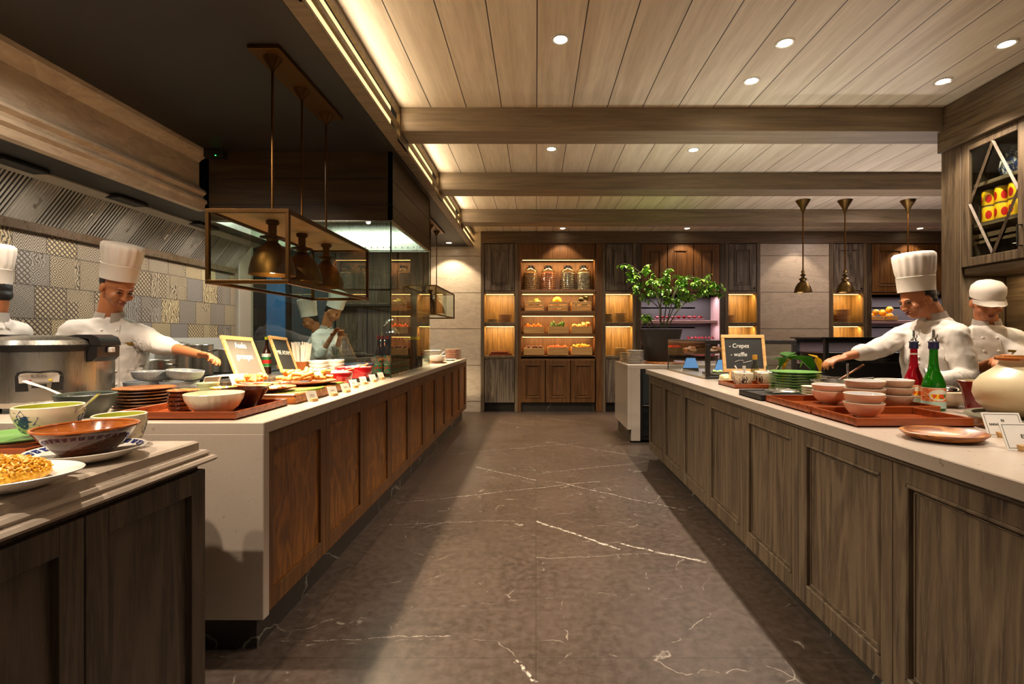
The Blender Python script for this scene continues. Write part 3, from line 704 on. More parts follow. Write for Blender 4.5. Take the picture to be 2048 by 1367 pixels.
# ================================================================== TABLEWARE HELPERS
def bm_obj(name,label,cat,mb,mat,loc,rot=(0,0,0),group=None,smooth=40):
    return tag(mb.build(name,mat,None,loc,rot,smooth),label,cat,group)
def flower(parent,r,h,mat,a0=0,n=2,rad_fn=None,size=.03,z0=.45):
    # blue painted flower raised a hair over the glaze of a round cup
    for k in range(n):
        a=a0+2*PI*k/n; mb=MB(); ln=7
        def pt(u,v):
            z=max(.006,min(h*.96,h*z0+v)); rr=(rad_fn(z) if rad_fn else r)+.0007; al=a+u/rr
            return (rr*math.cos(al),rr*math.sin(al),z)
        for i in range(ln):
            t=PI*(i/(ln-1))*1.1-.15; L=size*(1+.25*math.sin(i*2.3)); c,s=math.cos(t),math.sin(t)
            w=size*.34
            pts=[(0,0),(c*L*.5-s*w,s*L*.5+c*w),(c*L,s*L),(c*L*.5+s*w,s*L*.5-c*w)]
            f=[mb.bm.verts.new(pt(u,v)) for u,v in pts]; mb.bm.faces.new(f)
        f=[mb.bm.verts.new(pt(size*.38*math.cos(2*PI*q/10),size*.38*math.sin(2*PI*q/10))) for q in range(10)]; mb.bm.faces.new(f)
        for (u1,v1,u2,v2) in ((0,0,-.012,-size*.8),(-.012,-size*.8,.02,-size*.95)):
            w=.0025; f=[mb.bm.verts.new(pt(*q)) for q in ((u1-w,v1),(u1+w,v1),(u2+w,v2),(u2-w,v2))]; mb.bm.faces.new(f)
        for (uu,vv) in ((-.02,-size*.55),(.016,-size*.6)):
            f=[mb.bm.verts.new(pt(uu+q,vv+w_)) for q,w_ in ((-.012,.004),(0,.011),(.012,-.002),(0,-.008))]; mb.bm.faces.new(f)
        mb.build('painted_flower',mat,parent,smooth=0)
MT['cobalt']=plain('cobalt_blue_glaze','1a2a66',.2,0,.3,80)
MT['blueblack']=plain('dark_plum_glaze','2a1420',.2,0,.3,80)
def cuprad(R,h): return lambda z: R*(.60+.40*min(1,z/h/.75)**.55) 
def cup(name,label,loc,R=.08,h=.085,inner=None,fl=None,a0=0,group=None,n=3):
    f=cuprad(R,h); t=thing(name,label,'bowl',loc,0,group)
    o=[(0,0),(f(.001)*.8,0)]+[(f(h*i/10),h*i/10+.0) for i in range(1,11)]
    mb=MB().lathe(o+[(R-.003,h+.002),(R-.006,h)],40,cap=False); mb.build('body',MT['cream'],t)
    MB().lathe([(R-.006,h)]+[(f(h*i/10)-.006,h*i/10) for i in range(9,0,-1)]+[(0,h*.08)],40,cap=False).build('inside',inner or MT['lime'],t)
    flower(t,R,h,fl or MT['cobalt'],a0,n,f,size=h*.5)
    return t
def spoon(name,label,tip,bowlp,mat,r=.003,bw=.014,cat='spoon',group=None):
    tip,bowlp=Vector(tip),Vector(bowlp); d=(bowlp-tip)
    mb=MB(); mid=tip+d*.5+Vector((0,0,.004))
    mb.tube([tip,tip+d*.15,mid,bowlp-d*.12],[r*1.6,r*1.5,r*.9,r*1.1],8,(1.5,.5))
    q=d.to_track_quat('X','Z').to_euler()
    mb.ball(bowlp,bw,(1.5,1,.35),q,2)
    c=Vector(tip)
    for v in mb.bm.verts: v.co-=c
    return tag(mb.build(name,mat,None,c),label,cat,group)
def stack(fn,n,loc,dz,labels,jitter=.002,rot=True,tilt_top=None):
    base=fn(); out=[]
    for i in range(n):
        l=labels(i) if callable(labels) else labels
        p=(loc[0]+RND.uniform(-jitter,jitter),loc[1]+RND.uniform(-jitter,jitter),loc[2]+i*dz)
        rz=RND.uniform(0,6)
        if i==0: base.location=p; base['label']=l; base.rotation_euler=(0,0,rz); out.append(base)
        else: out.append(dup(base,p,rz,l))
    return out
ORD=['lowest','second','third','fourth','fifth','sixth','seventh','eighth','ninth','tenth']
def ordn(i,n,what,where):
    if i==0: return 'lowest %s in the stack %s'%(what,where)
    if i==n-1: return 'topmost %s in the stack %s'%(what,where)
    return '%s %s from the bottom, stack %s'%(ORD[i],what,where)
def tray(name,label,x0,x1,y0,y1,z,h=.03,mat=None,th=.009,cat='tray'):
    m=mat or MT['traywood']; t=thing(name,label,cat,((x0+x1)/2,(y0+y1)/2,z)); a,b=(x1-x0)/2,(y1-y0)/2
    MB().box(-a,a,-b,b,0,.006).build('base',m,t)
    mb=MB(); mb.box(-a,a,-b,-b+th,0,h,bev=.0015); mb.box(-a,a,b-th,b,0,h,bev=.0015); mb.box(-a,-a+th,-b+th,b-th,0,h,bev=.0015); mb.box(a-th,a,-b+th,b-th,0,h,bev=.0015)
    mb.build('rim',m,t); return t
CT=.9
class Heap:
    def __init__(s,z0): s.q=[]; s.z0=z0
    def put(s,x,y,r):
        z=s.z0+r
        for (a,b,c_,q) in s.q:
            d2=(a-x)**2+(b-y)**2; R2=(r+q)**2
            if d2<R2: z=max(z,c_+math.sqrt(R2-d2))
        s.q.append((x,y,z,r)); return z
    def best(s,fn,r,n=14):
        b=None
        for _ in range(n):
            x,y=fn(); k=Heap.__new__(Heap); k.q=list(s.q); k.z0=s.z0; z=k.put(x,y,r)
            if b is None or z<b[2]: b=(x,y,z)
        s.put(b[0],b[1],r); return b
# ================================================================== NEAR LEFT COUNTER
tray('serving_tray','red lacquered tray under the green plate on the near left counter',-1.76,-1.339,1.285,1.525,CT,.035)
bm_obj('dinner_plate','leaf green glazed plate on the red tray at the left edge','plate',MB().lathe(plateprof(.125,.016),40,cap=False),MT['green_plate'],(-1.475,1.395,CT+.0345))
cup('flower_bowl','cream bowl with blue flowers and lime inside holding a steel spoon, on the green plate',(-1.415,1.425,CT+.0505),.079,.078,a0=-1.6)
spoon('spoon','steel spoon leaning in the cream flower bowl on the green plate',P(197,787,1.42),(-1.385,1.43,CT+.062),MT['chrome'],.0032)
cup('flower_bowl','cream bowl with blue lotus painting behind the brown glazed bowl',(-1.262,1.486,CT),.067,.093,a0=-1.0,n=4)
t=thing('saucer_plate','white plate with blue painted key border under the brown bowl','plate',(-1.20,1.310,CT))
MB().lathe([(0,0),(.06,0),(.075,.004),(.105,.015),(.125,.029),(.127,.032),(.124,.033),(.102,.021),(.07,.010),(0,.010)],48,cap=False).build('body',MT['white_ceramic'],t)
mb=MB()
for i in range(26):
    a=2*PI*i/26; 
    for (r0,r1,w0,w1) in ((.106,.119,-.09,-.05),(.106,.110,-.09,.06),(.115,.119,-.09,.1),(.108,.117,.045,.07),(.111,.114,-.02,.07)):
        zf=lambda r:.0213+(r-.102)/.022*.012+.001
        mb.quad(*[(r*math.cos(a+w),r*math.sin(a+w),zf(r)) for r,w in ((r0,w0),(r1,w0),(r1,w1),(r0,w1))])
mb.build('painted_border',MT['cobalt'],t,smooth=0)
t=thing('glazed_bowl','brown reactive glaze bowl with amber inside on the blue bordered plate','bowl',(-1.20,1.31,CT+.0105))
t.scale=(.86,.86,.96)
MB().lathe([(0,0),(.058,0),(.062,.004),(.066,.012),(.088,.032),(.112,.058),(.127,.078),(.129,.082),(.127,.084),(.124,.082)],56,cap=False).build('body',MT['brownbowl'],t)
MB().lathe([(.124,.082),(.108,.058),(.084,.034),(.05,.020),(0,.017)],56,cap=False).build('inside',MT['browninner'],t)
MB().lathe([(.1255,.080),(.130,.0805),(.1295,.085),(.124,.085),(.1225,.082)],56,cap=False).build('rim',brownglaze('orange_brown_rim','a04c14','c4681c','8a3c10'),t)
t=thing('rice_platter','large white platter of yellow rice at the near left corner','platter',(-1.185,1.045,CT),.35)
MB().lathe([(0,0),(.10,0),(.12,.006),(.155,.020),(.175,.030),(.177,.033),(.174,.034),(.15,.026),(.11,.012),(0,.012)],56,cap=False,sc=(.97,.70)).build('body',MT['white_ceramic'],t)
# yellow rice : grains over a mound
tn=NT('yellow_rice'); nz=tn.noise(tn.coord(),150,3,.7); MT['rice']=tn.bsdf(tn.mix(tn.ramp(nz,[(.35,0.),(.65,1.)]),'c8860e','efc040'),.45,0,nz,.6,.002)
mb=MB()
v=bmesh.ops.create_icosphere(mb.bm,subdivisions=4,radius=1)['verts']
for q in v:
    a=q.co.copy(); q.co=Vector((a.x*.125+.005,a.y*.085,.010+max(a.z,-.1)*.036*(1+.9*noise.noise(a*2.6))))+Vector(a)*noise.noise(a*14)*.005
rr=random.Random(3)
for i in range(1500):
    a=rr.uniform(0,2*PI); r=math.sqrt(rr.random())*.98
    z=.012+.036*math.sqrt(max(0,1-r*r)); 
    mb.obox((math.cos(a)*r*.128+.005,math.sin(a)*r*.084,z+rr.uniform(-.003,.006)),(.0085,.0032,.003),(rr.uniform(-1,1),rr.uniform(-1,1),rr.uniform(0,6)))
o=tag(mb.build('yellow_rice',MT['rice'],None,(-1.205,1.045,CT+.0165),(0,0,.35)),'mound of yellow biryani rice heaped on the white platter','rice',kind='stuff')
for i,(dx,dy,dz,r,c) in enumerate(((-.035,-.03,.052,.02,'6b3018'),(.0,-.062,.040,.015,'54200f'),(-.07,-.045,.044,.024,'7a4028'),(-.055,.02,.060,.022,'7c4630'),(-.03,.05,.055,.018,'8a5236'))):
    bm_obj('braised_meat','brown piece of braised meat '+('on the near slope of the rice','at the front edge of the rice','on the left front of the rice','on top of the rice mound','on the far slope of the rice')[i],'meat',MB().ball((0,0,0),r,(1.2,.8,.6),sub=3,jit=.5,seed=i),plain('braised_meat_%d'%i,c,.5,0,.3,60,.5),(-1.205+dx*1.0,1.045+dy*.8-.006,CT+dz+.010),group='meat pieces on the yellow rice')
bm_obj('dried_chilli','dark red dried chilli lying on the right slope of the yellow rice','chilli',MB().tube([(0,0,0),(.012,-.01,.001),(.025,-.022,-.006),(.03,-.036,-.014)],[.002,.0055,.005,.001],8),plain('dried_chilli','3c1008',.35),(-1.16,1.02,CT+.056))
bm_obj('dried_chilli','small dark chilli on the far right of the yellow rice','chilli',MB().tube([(0,0,0),(.008,-.01,0),(.012,-.022,-.004)],[.002,.004,.001],8),plain('dried_chilli_b','4a1a0c',.35),(-1.12,1.06,CT+.048))
# ================================================================== FAR SIDE OF THE L : rice cooker etc
t=thing('rice_cooker','large brushed steel rice cooker with black handles and hinged lid','rice cooker',(-2.275,2.30,CT))
R_=.228
MB().lathe([(R_-.005,.045),(R_,.05),(R_,.262),(R_-.004,.266)],72,cap=True).build('body',MT['steel'],t)
MB().lathe([(0,.02),(R_-.03,.02),(R_+.004,.024),(R_+.008,.045),(R_-.006,.052)],64,cap=False).build('base_ring',MT['steel'],t)
MB().lathe([(R_-.01,.262),(R_+.008,.264),(R_+.010,.288),(R_-.004,.290)],64,cap=True).build('collar',MT['plastic_black'],t)
MB().lathe([(R_-.002,.288),(R_+.003,.292),(R_-.008,.312),(R_-.04,.325),(.10,.334),(0,.336)],64,cap=False).build('lid',MT['steel'],t)
for s,nm in ((1,''),(-1,'')):
    mb=MB()
    pts=[(.12,.330),(.17,.338),(.235,.338),(.268,.325),(.280,.300),(.280,.286),(.236,.286),(.225,.318),(.17,.327)]
    mb.prism([(s*a,b) for a,b in pts],'y',-.055,.055); mb.build('lid_handle',MT['plastic_black'],t)
    mb=MB(); mb.prism([(s*a,b) for a,b in ((.225,.284),(.270,.284),(.268,.235),(.245,.215),(.222,.212))],'y',-.06,.06); mb.build('side_handle',MT['plastic_black'],t)
MB().box(.272,.292,-.012,.012,.255,.278,bev=.003).build('catch',plain('clear_plastic_catch','b0a8a0',.15),t)
for a in (.6,2.5,3.8,5.6): MB().cyl((.18*math.cos(a),.18*math.sin(a),0),.022,.022,12).build('foot',MT['plastic_black'],t)
# control plate curved on the front (towards the aisle camera)
def curved(poly,r0,r1,a0,par,name,mat):
    mb=MB(); A=[];B=[]
    for (u,z) in poly:
        al=a0+u/R_; A.append(mb.bm.verts.new((r0*math.cos(al),r0*math.sin(al),z))); B.append(mb.bm.verts.new((r1*math.cos(al),r1*math.sin(al),z)))
    n=len(A); mb.bm.faces.new(A[::-1]); mb.bm.faces.new(B)
    for i in range(n): j=(i+1)%n; mb.bm.faces.new((A[i],A[j],B[j],B[i]))
    bmesh.ops.triangulate(mb.bm,faces=mb.bm.faces[:])
    return mb.build(name,mat,par,smooth=0)
ac=-PI/2+.62
rr_=lambda w,h,z,top: [(-w,z),( w,z),(w*1.03,z+h*.7),(w*.93,z+h*.93),(w*.6,z+h),(0,z+h*(.95 if top else 1)),(-w*.6,z+h),(-w*.93,z+h*.93),(-w*1.03,z+h*.7)]
cp=curved(rr_(.072,.088,.094,True),R_-.02,R_+.009,ac,t,'control_panel',MT['plastic_black'])
curved([(a,b) for a,b in rr_(.060,.043,.130,True)],R_,R_+.0105,ac,cp,'face_plate',plain('silver_face_plate','a9a096',.4))
curved([(-.022,.108),(.022,.108),(.022,.124),(-.022,.124)],R_,R_+.0105,ac,cp,'switch',MT['blackpaint'])
curved([(-.042,.137),(-.024,.137),(-.024,.143),(-.042,.143)],R_,R_+.0112,ac,cp,'red_lamp',plain('red_lamp_lens','8c1c1c',.3))
curved([(.028,.137),(.040,.137),(.040,.144),(.028,.144)],R_,R_+.0112,ac,cp,'yellow_lamp',plain('yellow_lamp_lens','c8b030',.3))
al=ac; rp=R_+.0105
text('KIRIN',.014,MT['ink'],cp,(rp*math.cos(al),rp*math.sin(al),.158),(PI/2,0,al+PI/2),'brand_lettering',sx=1.35)
# granite mortar bowl + white spoon
t=thing('granite_bowl','speckled dark green granite mortar bowl in front of the rice cooker','bowl',(-1.855,2.02,CT))
MB().lathe([(0,0),(.058,0),(.064,.008),(.085,.040),(.098,.078),(.101,.092),(.098,.095),(.088,.092),(.078,.05),(.05,.025),(0,.02)],44,cap=False).build('body',MT['granite'],t,smooth=50)
spoon('spoon','long pale ceramic spoon resting in the granite mortar bowl',P(50,762,2.03),P(134,793,2.03),MT['cream'],.0055,.012)
# dark wooden plates stack
f=lambda:tag(MB().lathe([(0,0),(.085,0),(.108,.008),(.118,.0125),(.117,.015),(.106,.012),(.08,.005),(0,.005)],48,cap=False).build('wooden_plate',MT['dplatewood']),'x','plate','dark teak plates stacked by the red tray')
WPS='left of the red tray'
stack(f,7,(-1.787,2.238,CT),.0138,lambda i:ordn(i,7,'round dark teak plate',WPS),.003)
# blue hatched bowls
tn=NT('blue_hatched_glaze'); sx=tn.n('ShaderNodeSeparateXYZ',{0:tn.coord()}); an=tn.m_('ARCTAN2',sx.outputs[1],sx.outputs[0])
cell=tn.m_('FLOOR',tn.m_('MULTIPLY',an,3.8)); pr=tn.m_('GREATER_THAN',tn.m_('FRACT',tn.m_('MULTIPLY',cell,.5)),.25)
l1=tn.m_('LESS_THAN',tn.m_('FRACT',tn.m_('MULTIPLY',an,30.)),.3); l2=tn.m_('LESS_THAN',tn.m_('FRACT',tn.m_('MULTIPLY',sx.outputs[2],150.)),.3)
ml=tn.m_('ADD',tn.m_('MULTIPLY',pr,l1),tn.m_('MULTIPLY',tn.m_('SUBTRACT',1.,pr),l2))
MT['bluehatch']=tn.bsdf(tn.mix(ml,'434c5a','b0b0a8'),.3,0,ml,.2)
bp=[(0,0),(.045,0),(.052,.003),(.072,.016),(.081,.032),(.0855,.056),(.0865,.062),(.0845,.063),(.0825,.056),(.077,.032),(.067,.018),(.045,.008),(0,.007)]
f=lambda:tag(MB().lathe(bp,44,cap=False).build('hatched_bowl',MT['bluehatch']),'x','bowl','blue hatched bowls behind the teak plates')
stack(f,2,(-2.04,2.55,CT),.034,lambda i:ordn(i,2,'blue grey hatched bowl','left behind the teak plates'),.0005)
stack(f,2,(-1.855,2.55,CT),.034,lambda i:ordn(i,2,'blue grey hatched bowl','right behind the teak plates'),.0005)
bm_obj('hatched_bowl','topmost left blue hatched bowl set off centre on its stack','bowl',MB().lathe([(r*.98,z*.8) for r,z in bp],44,cap=False),MT['bluehatch'],(-2.0,2.548,CT+.099),(0,.0,0),'blue hatched bowls behind the teak plates')
bm_obj('hatched_bowl','topmost right blue hatched bowl tilted on its stack','bowl',MB().lathe([(r*.98,z*.8) for r,z in bp],44,cap=False),MT['bluehatch'],(-1.825,2.545,CT+.104),(0,.09,0),'blue hatched bowls behind the teak plates')
gb=lambda:tag(MB().lathe([(0,0),(.03,0),(.048,.02),(.052,.035),(.049,.035),(.04,.012),(0,.01)],32,cap=False).build('sauce_bowl',plain('pale_green_glaze','9fae86',.25)),'x','bowl','pale green sauce bowls')
stack(gb,4,(-1.70,2.545,CT),.018,lambda i:ordn(i,4,'small pale green sauce bowl','behind the small brown bowls'))
# red tray group
tray('serving_tray','red lacquered tray on the left counter corner with fluted and dark bowls',-1.66,-1.182,1.925,2.33,CT,.033)
f=lambda:tag(MB().lathe([(0,0),(.035,0),(.046,.01),(.05,.022),(.051,.026),(.048,.026),(.04,.008),(0,.006)],32,cap=False).build('sauce_bowl',MT['brownbowl']),'x','bowl','small brown bowls on the red tray')
stack(f,4,(-1.535,2.12,CT+.0065),.0185,lambda i:ordn(i,4,'small glossy brown bowl','on the red tray'),.0005)
bm_obj('wooden_plate','small pale wooden dish resting on the small brown bowls','plate',MB().lathe([(0,0),(.045,0),(.06,.006),(.058,.009),(.04,.004),(0,.004)],32,cap=False),MT['platewood'],(-1.525,2.12,CT+.0905))
bm_obj('fluted_bowl','large cream fluted bowl at the front of the red tray','bowl',MB().lathe([(0,0),(.05,0),(.056,.005),(.085,.028),(.103,.062),(.108,.086),(.1055,.088),(.099,.062),(.08,.030),(.05,.012),(0,.01)],96,wob=lambda a,k,z:1+.022*abs(math.sin(a*14))*(z>.004),cap=False),MT['cream'],(-1.345,2.05,CT+.0065),smooth=60)
t=thing('dark_bowl','dark brown flared bowl with steel spoon behind the fluted bowl','bowl',(-1.34,2.256,CT+.0075))
t.scale=(.92,.92,1)
MB().lathe([(0,0),(.045,0),(.05,.006),(.075,.035),(.098,.066),(.108,.082),(.106,.084),(.095,.066),(.07,.034),(0,.014)],48,cap=False).build('body',plain('dark_brown_glaze','2c1008',.15,0,.3,20),t)
MB().lathe([(0,.056),(.088,.056)],32,cap=False).build('sauce',plain('dark_sambal','1c0a06',.15,0,.3,50,.6),t)
spoon('spoon','steel spoon standing out of the dark brown bowl towards the aisle',P(545,768,2.25),P(505,787,2.25),MT['chrome'],.004)
bm_obj('lime_dish','small lime glazed dish on the board behind the fluted bowl','dish',MB().lathe(plateprof(.058,.025),36,cap=False),MT['lime'],(-1.555,2.44,CT+.051))
# board with food
t=thing('serving_board','thick dark wooden serving board under the snack plates','serving board',(-1.40,2.70,CT))
MB().box(-.23,.235,-.33,.33,0,.05,bev=.006).build('board',MT['platewood'],t)
lf=lambda a,b,w,mat,name='leaf_strip':0
def leaf(name,label,pts,w,mat,cat='leaf',group=None,fold=.25,nseg=10):
    pts=[Vector(p) for p in pts]; mb=MB(); rows=[]
    for i in range(nseg+1):
        u=i/nseg; k=u*(len(pts)-1); j=min(int(k),len(pts)-2); f=k-j; p=pts[j].lerp(pts[j+1],f); d=(pts[j+1]-pts[j]).normalized()
        s=d.cross(Vector((0,0,1))); s=s.normalized() if s.length>1e-4 else Vector((1,0,0)); n=s.cross(d)
        ww=w*math.sin(PI*min(.97,max(.03,u)))**.6
        rows.append([mb.bm.verts.new(p+s*ww*q+n*abs(q)*ww*fold) for q in (-1,-.5,0,.5,1)])
    for A,B in zip(rows,rows[1:]):
        for i in range(4): mb.bm.faces.new((A[i],A[i+1],B[i+1],B[i]))
    bmesh.ops.solidify(mb.bm,geom=mb.bm.faces[:],thickness=.0008)
    c=pts[0].copy()
    for v in mb.bm.verts: v.co-=c
    return tag(mb.build(name,mat,None,c),label,cat,group)
MT['leafg']=plain('banana_leaf_green','3c7016',.4,0,.3,40,.2); MT['leafl']=plain('bright_leaf_green','8fbf2c',.4,0,.2,40)
leaf('banana_leaf','bright green banana leaf strip on the board edge under the near snack plate',[(-1.27,2.40,CT+.052),(-1.20,2.56,CT+.053),(-1.175,2.72,CT+.052)],.035,MT['leafl'],'banana leaf',fold=.05)
leaf('banana_leaf','bright green banana leaf strip beside the name cards on the board',[(-1.23,2.74,CT+.052),(-1.20,2.86,CT+.053),(-1.18,3.0,CT+.052)],.03,MT['leafl'],'banana leaf',fold=.05)
t=thing('snack_plate','brown rimmed plate of pale snacks nearest on the serving board','plate',(-1.355,2.49,CT+.056))
MB().lathe([(0,0),(.07,0),(.105,.008),(.124,.016),(.123,.019),(.103,.013),(.07,.005),(0,.005)],48,cap=False).build('body',MT['platewood'],t)
rr=random.Random(5)
MT['fried']=None
tn=NT('golden_fried_crust'); nz=tn.noise(tn.coord(),60,4,.7); MT['fried']=tn.bsdf(tn.mix(tn.ramp(nz,[(.3,0.),(.7,1.)]),'b06a22','eab868'),.5,0,nz,.5,.002)
MT['pale_dough']=plain('pale_batter','dcc690',.5,0,.2,60,.4)
for i in range(13):
    a=rr.uniform(0,6.28); r=rr.uniform(.0,.078)
    bm_obj('prawn_cracker','pale slice of snack on the nearest plate','snack',MB().ball((0,0,0),.0185,(1.1,.8,.38),sub=2,jit=.3,seed=i),(MT['pale_dough'],MT['fried'],MT['leafl'])[i%7%3],(-1.355+.034*((i%4)-1.5),2.49+.045*((i//4)-1.2),CT+.071),(0,rr.uniform(-.1,.1),rr.uniform(-.25,.25)+1.57),'pale snacks on the nearest plate')
spoon('tongs','steel tongs lying across the nearest snack plate','%s'and (-1.45,2.40,CT+.10),(-1.32,2.56,CT+.087),MT['chrome'],.004,.014,'tongs')
t=thing('snack_plate','brown rimmed plate heaped with spring rolls further on the board','plate',(-1.335,2.845,CT+.051))
MB().lathe([(0,0),(.09,0),(.135,.008),(.165,.020),(.164,.023),(.135,.014),(.09,.005),(0,.005)],48,cap=False).build('body',MT['platewood'],t)
hp=Heap(CT+.072)
for i in range(34):
    x,y,z=hp.best(lambda:(lambda a,r:(-1.335+r*math.cos(a),2.845+r*math.sin(a)))(rr.uniform(0,6.28),.125*math.sqrt(rr.random())),.0195,10)
    L=.034; bm_obj('spring_roll','golden fried spring roll in the heap before the chalkboards','spring roll',MB().tube([(-L,0,0),(-L*.9,0,0),(0,0,.001),(L*.9,0,0),(L,0,0)],[.006,.0115,.0128,.0115,.006],9),MT['fried'],(x,y,z),(0,rr.uniform(-.5,.5)*(z>CT+.1),rr.uniform(0,3.14)),'heap of spring rolls on the far snack plate')
t=thing('snack_plate','wooden plate of crumbly fried fritters behind the spring rolls','plate',(-1.545,2.665,CT+.051))
MB().lathe([(0,0),(.06,0),(.075,.01),(.088,.018),(.086,.021),(.07,.012),(0,.008)],40,cap=False).build('body',MT['platewood'],t)
hp=Heap(CT+.072)
for i in range(11):
    x,y,z=hp.best(lambda:(lambda a,r:(-1.545+r*math.cos(a),2.665+r*math.sin(a)))(rr.uniform(0,6.28),rr.uniform(0,.066)),.0185)
    bm_obj('fritter','craggy golden fritter in the heap below the first chalkboard','fritter',MB().ball((0,0,0),.0175,(1,.9,.8),sub=3,jit=.35,seed=i),MT['fried'],(x,y,z),(rr.uniform(0,3),0,rr.uniform(0,6)),'heap of fritters below the chalkboard')
# riser with chalkboards
t=thing('serving_riser','low dark wooden riser under the two small chalkboards','riser',(-1.86,3.28,CT))
MB().box(-.10,.16,-.42,.46,0,.064,bev=.004).build('board',MT['oak_dark'],t)
def chalkboard(label,A,B,h,lean,fw=.022,lines=(),matb=None,leg=True,tsize=.03):
    # A,B bottom corners (left,right as seen), lean vector horizontally at the top
    A,B=Vector(A),Vector(B); U=(B-A); W=U.length; U.normalize(); top=Vector(lean)+Vector((0,0,h)); Hh=top.length; V=top.normalized(); N=U.cross(V).normalized()
    M=Matrix((U,N*-1,V)).transposed().to_4x4(); M.translation=A
    t=bpy.data.objects.new('chalkboard',None); COL.objects.link(t); t.matrix_world=M; tag(t,label,'chalkboard')
    # local: x right, y back(into board, -N), z up ; front is -y
    mb=MB(); 
    for q in ((0,W,0,fw),(0,W,Hh-fw,Hh)): mb.box(q[0],q[1],-.008,.008,q[2],q[3],bev=.002)
    mb.box(0,fw,-.0075,.0075,fw,Hh-fw,bev=.002); mb.box(W-fw,W,-.0075,.0075,fw,Hh-fw,bev=.002)
    mb.build('frame',MT['lightwood'],t)
    s=MB().box(fw-.003,W-fw+.003,-.002,.004,fw-.003,Hh-fw+.003).build('slate',matb or MT['blackboard'],t)
    for (tx,x,z,size,sxx) in lines: text(tx,size,MT['chalk'],s,(x*W,-.0026,z*Hh),(PI/2,0,0),'chalk_lettering',sx=sxx,shear=.1)
    if leg: MB().tube([(W/2,.01,Hh*.8),(W/2,.075,.06)],.008,4).build('leg',MT['lightwood'],t,smooth=0)
    return t
cb1=chalkboard('small chalkboard reading Aneka gorengan with smudged slate, nearest of the left pair',(-1.765,2.89,CT+.077),(-1.762,3.20,CT+.077),.262,(-.095,.03,0),.026,[('Aneka',.5,.78,.056,.8),('gorengan',.5,.52,.056,.8)],MT['chalkdust'])
cb2=chalkboard('small chalkboard reading mie ayam, further of the left pair beside the straws',(-1.765,3.40,CT+.077),(-1.765,3.64,CT+.077),.262,(-.085,.04,0),.024,[('MIE AYAM',.5,.55,.045,.9)],MT['blackboard'])
# bottle with green label
def bottle(name,label,loc,R,h,body,lab=None,cap=None,neck=.35,liquid=None,group=None,cat='bottle',n=24,labz=(.12,.5),caph=.06,sauce=False):
    t=thing(name,label,cat,loc,0,group)
    pr=[(0,0),(R*.9,0),(R,.006),(R,h*.5),(R*.92,h*.58),(R*neck*1.3,h*.72),(R*neck,h*.78),(R*neck*.95,h*.95)]
    MB().lathe(pr,n,cap=True).build('body',body,t)
    if lab: MB().lathe([(R+.0005,h*labz[0]),(R+.0006,h*labz[1])],n,cap=False).build('label',lab,t)
    if cap: MB().lathe([(0,h*(1-caph)),(R*neck*1.15,h*(1-caph)),(R*neck*1.15,h),(0,h)],n,cap=False).build('cap',cap,t)
    return t
def bandlabel(name,bands,spots=None,scale=60):
    t=NT(name); z=t.n('ShaderNodeSeparateXYZ',{0:t.coord()}).outputs[2]
    c=t.ramp(t.m_('MULTIPLY',z,3.),bands,'CONSTANT')
    if spots:
        vo=t.n('ShaderNodeTexVoronoi',{'Vector':t.coord(),'Scale':float(scale)}); k=t.m_('LESS_THAN',vo.outputs[0],.42); c=t.mix(t.m_('MULTIPLY',k,.85),c,t.ramp(vo.outputs[1],spots,'CONSTANT'))
    return t.bsdf(c,.4)
MT['lab_green']=bandlabel('green_white_label',[(0,'d8d2c4'),(.16,'1f6b34'),(.22,'b8241c'),(.30,'1f6b34'),(.36,'d8d2c4')])
MT['bottle_dark']=plain('dark_amber_bottle','2a120a',.08)
bottle('sauce_bottle','dark sauce bottle with green label and yellow cap between the two small chalkboards',(-1.90,3.455,CT+.0645),.030,.262,MT['bottle_dark'],MT['lab_green'],plain('yellow_green_cap','b4c01c',.4),caph=.08,labz=(.2,.55))
t=thing('straw_box','wooden box packed with white paper straws behind the second chalkboard','box',(-1.765,3.70,CT+.0645))
MB().box(-.05,.05,-.045,.045,0,.075,bev=.002).build('box',plain('orange_brown_wood','8a4a1c',.5),t)
mb=MB()
for i in range(40):
    a=(RND.uniform(-.04,.04),RND.uniform(-.035,.035)); mb.tube([(a[0],a[1],.05),(a[0]*1.6,a[1]*1.3,.205+RND.uniform(-.02,.02))],.0055,6)
mb.build('straws',MT['paper'],t)['kind']='stuff'
wb=[(0,0),(.04,0),(.044,.004),(.06,.02),(.067,.042),(.065,.044),(.056,.02),(0,.008)]
for k,(x,y,nn,w) in enumerate(((-1.60,3.60,5,'left beside the straw box'),(-1.528,3.735,5,'right of the pair by the straw box'))):
    f=lambda:tag(MB().lathe(wb,36,cap=False).build('rice_bowl',MT['white_ceramic']),'x','bowl','white rice bowls stacked by the straw box')
    stack(f,nn,(x,y,CT),.027,lambda i:ordn(i,nn,'white rice bowl',w))
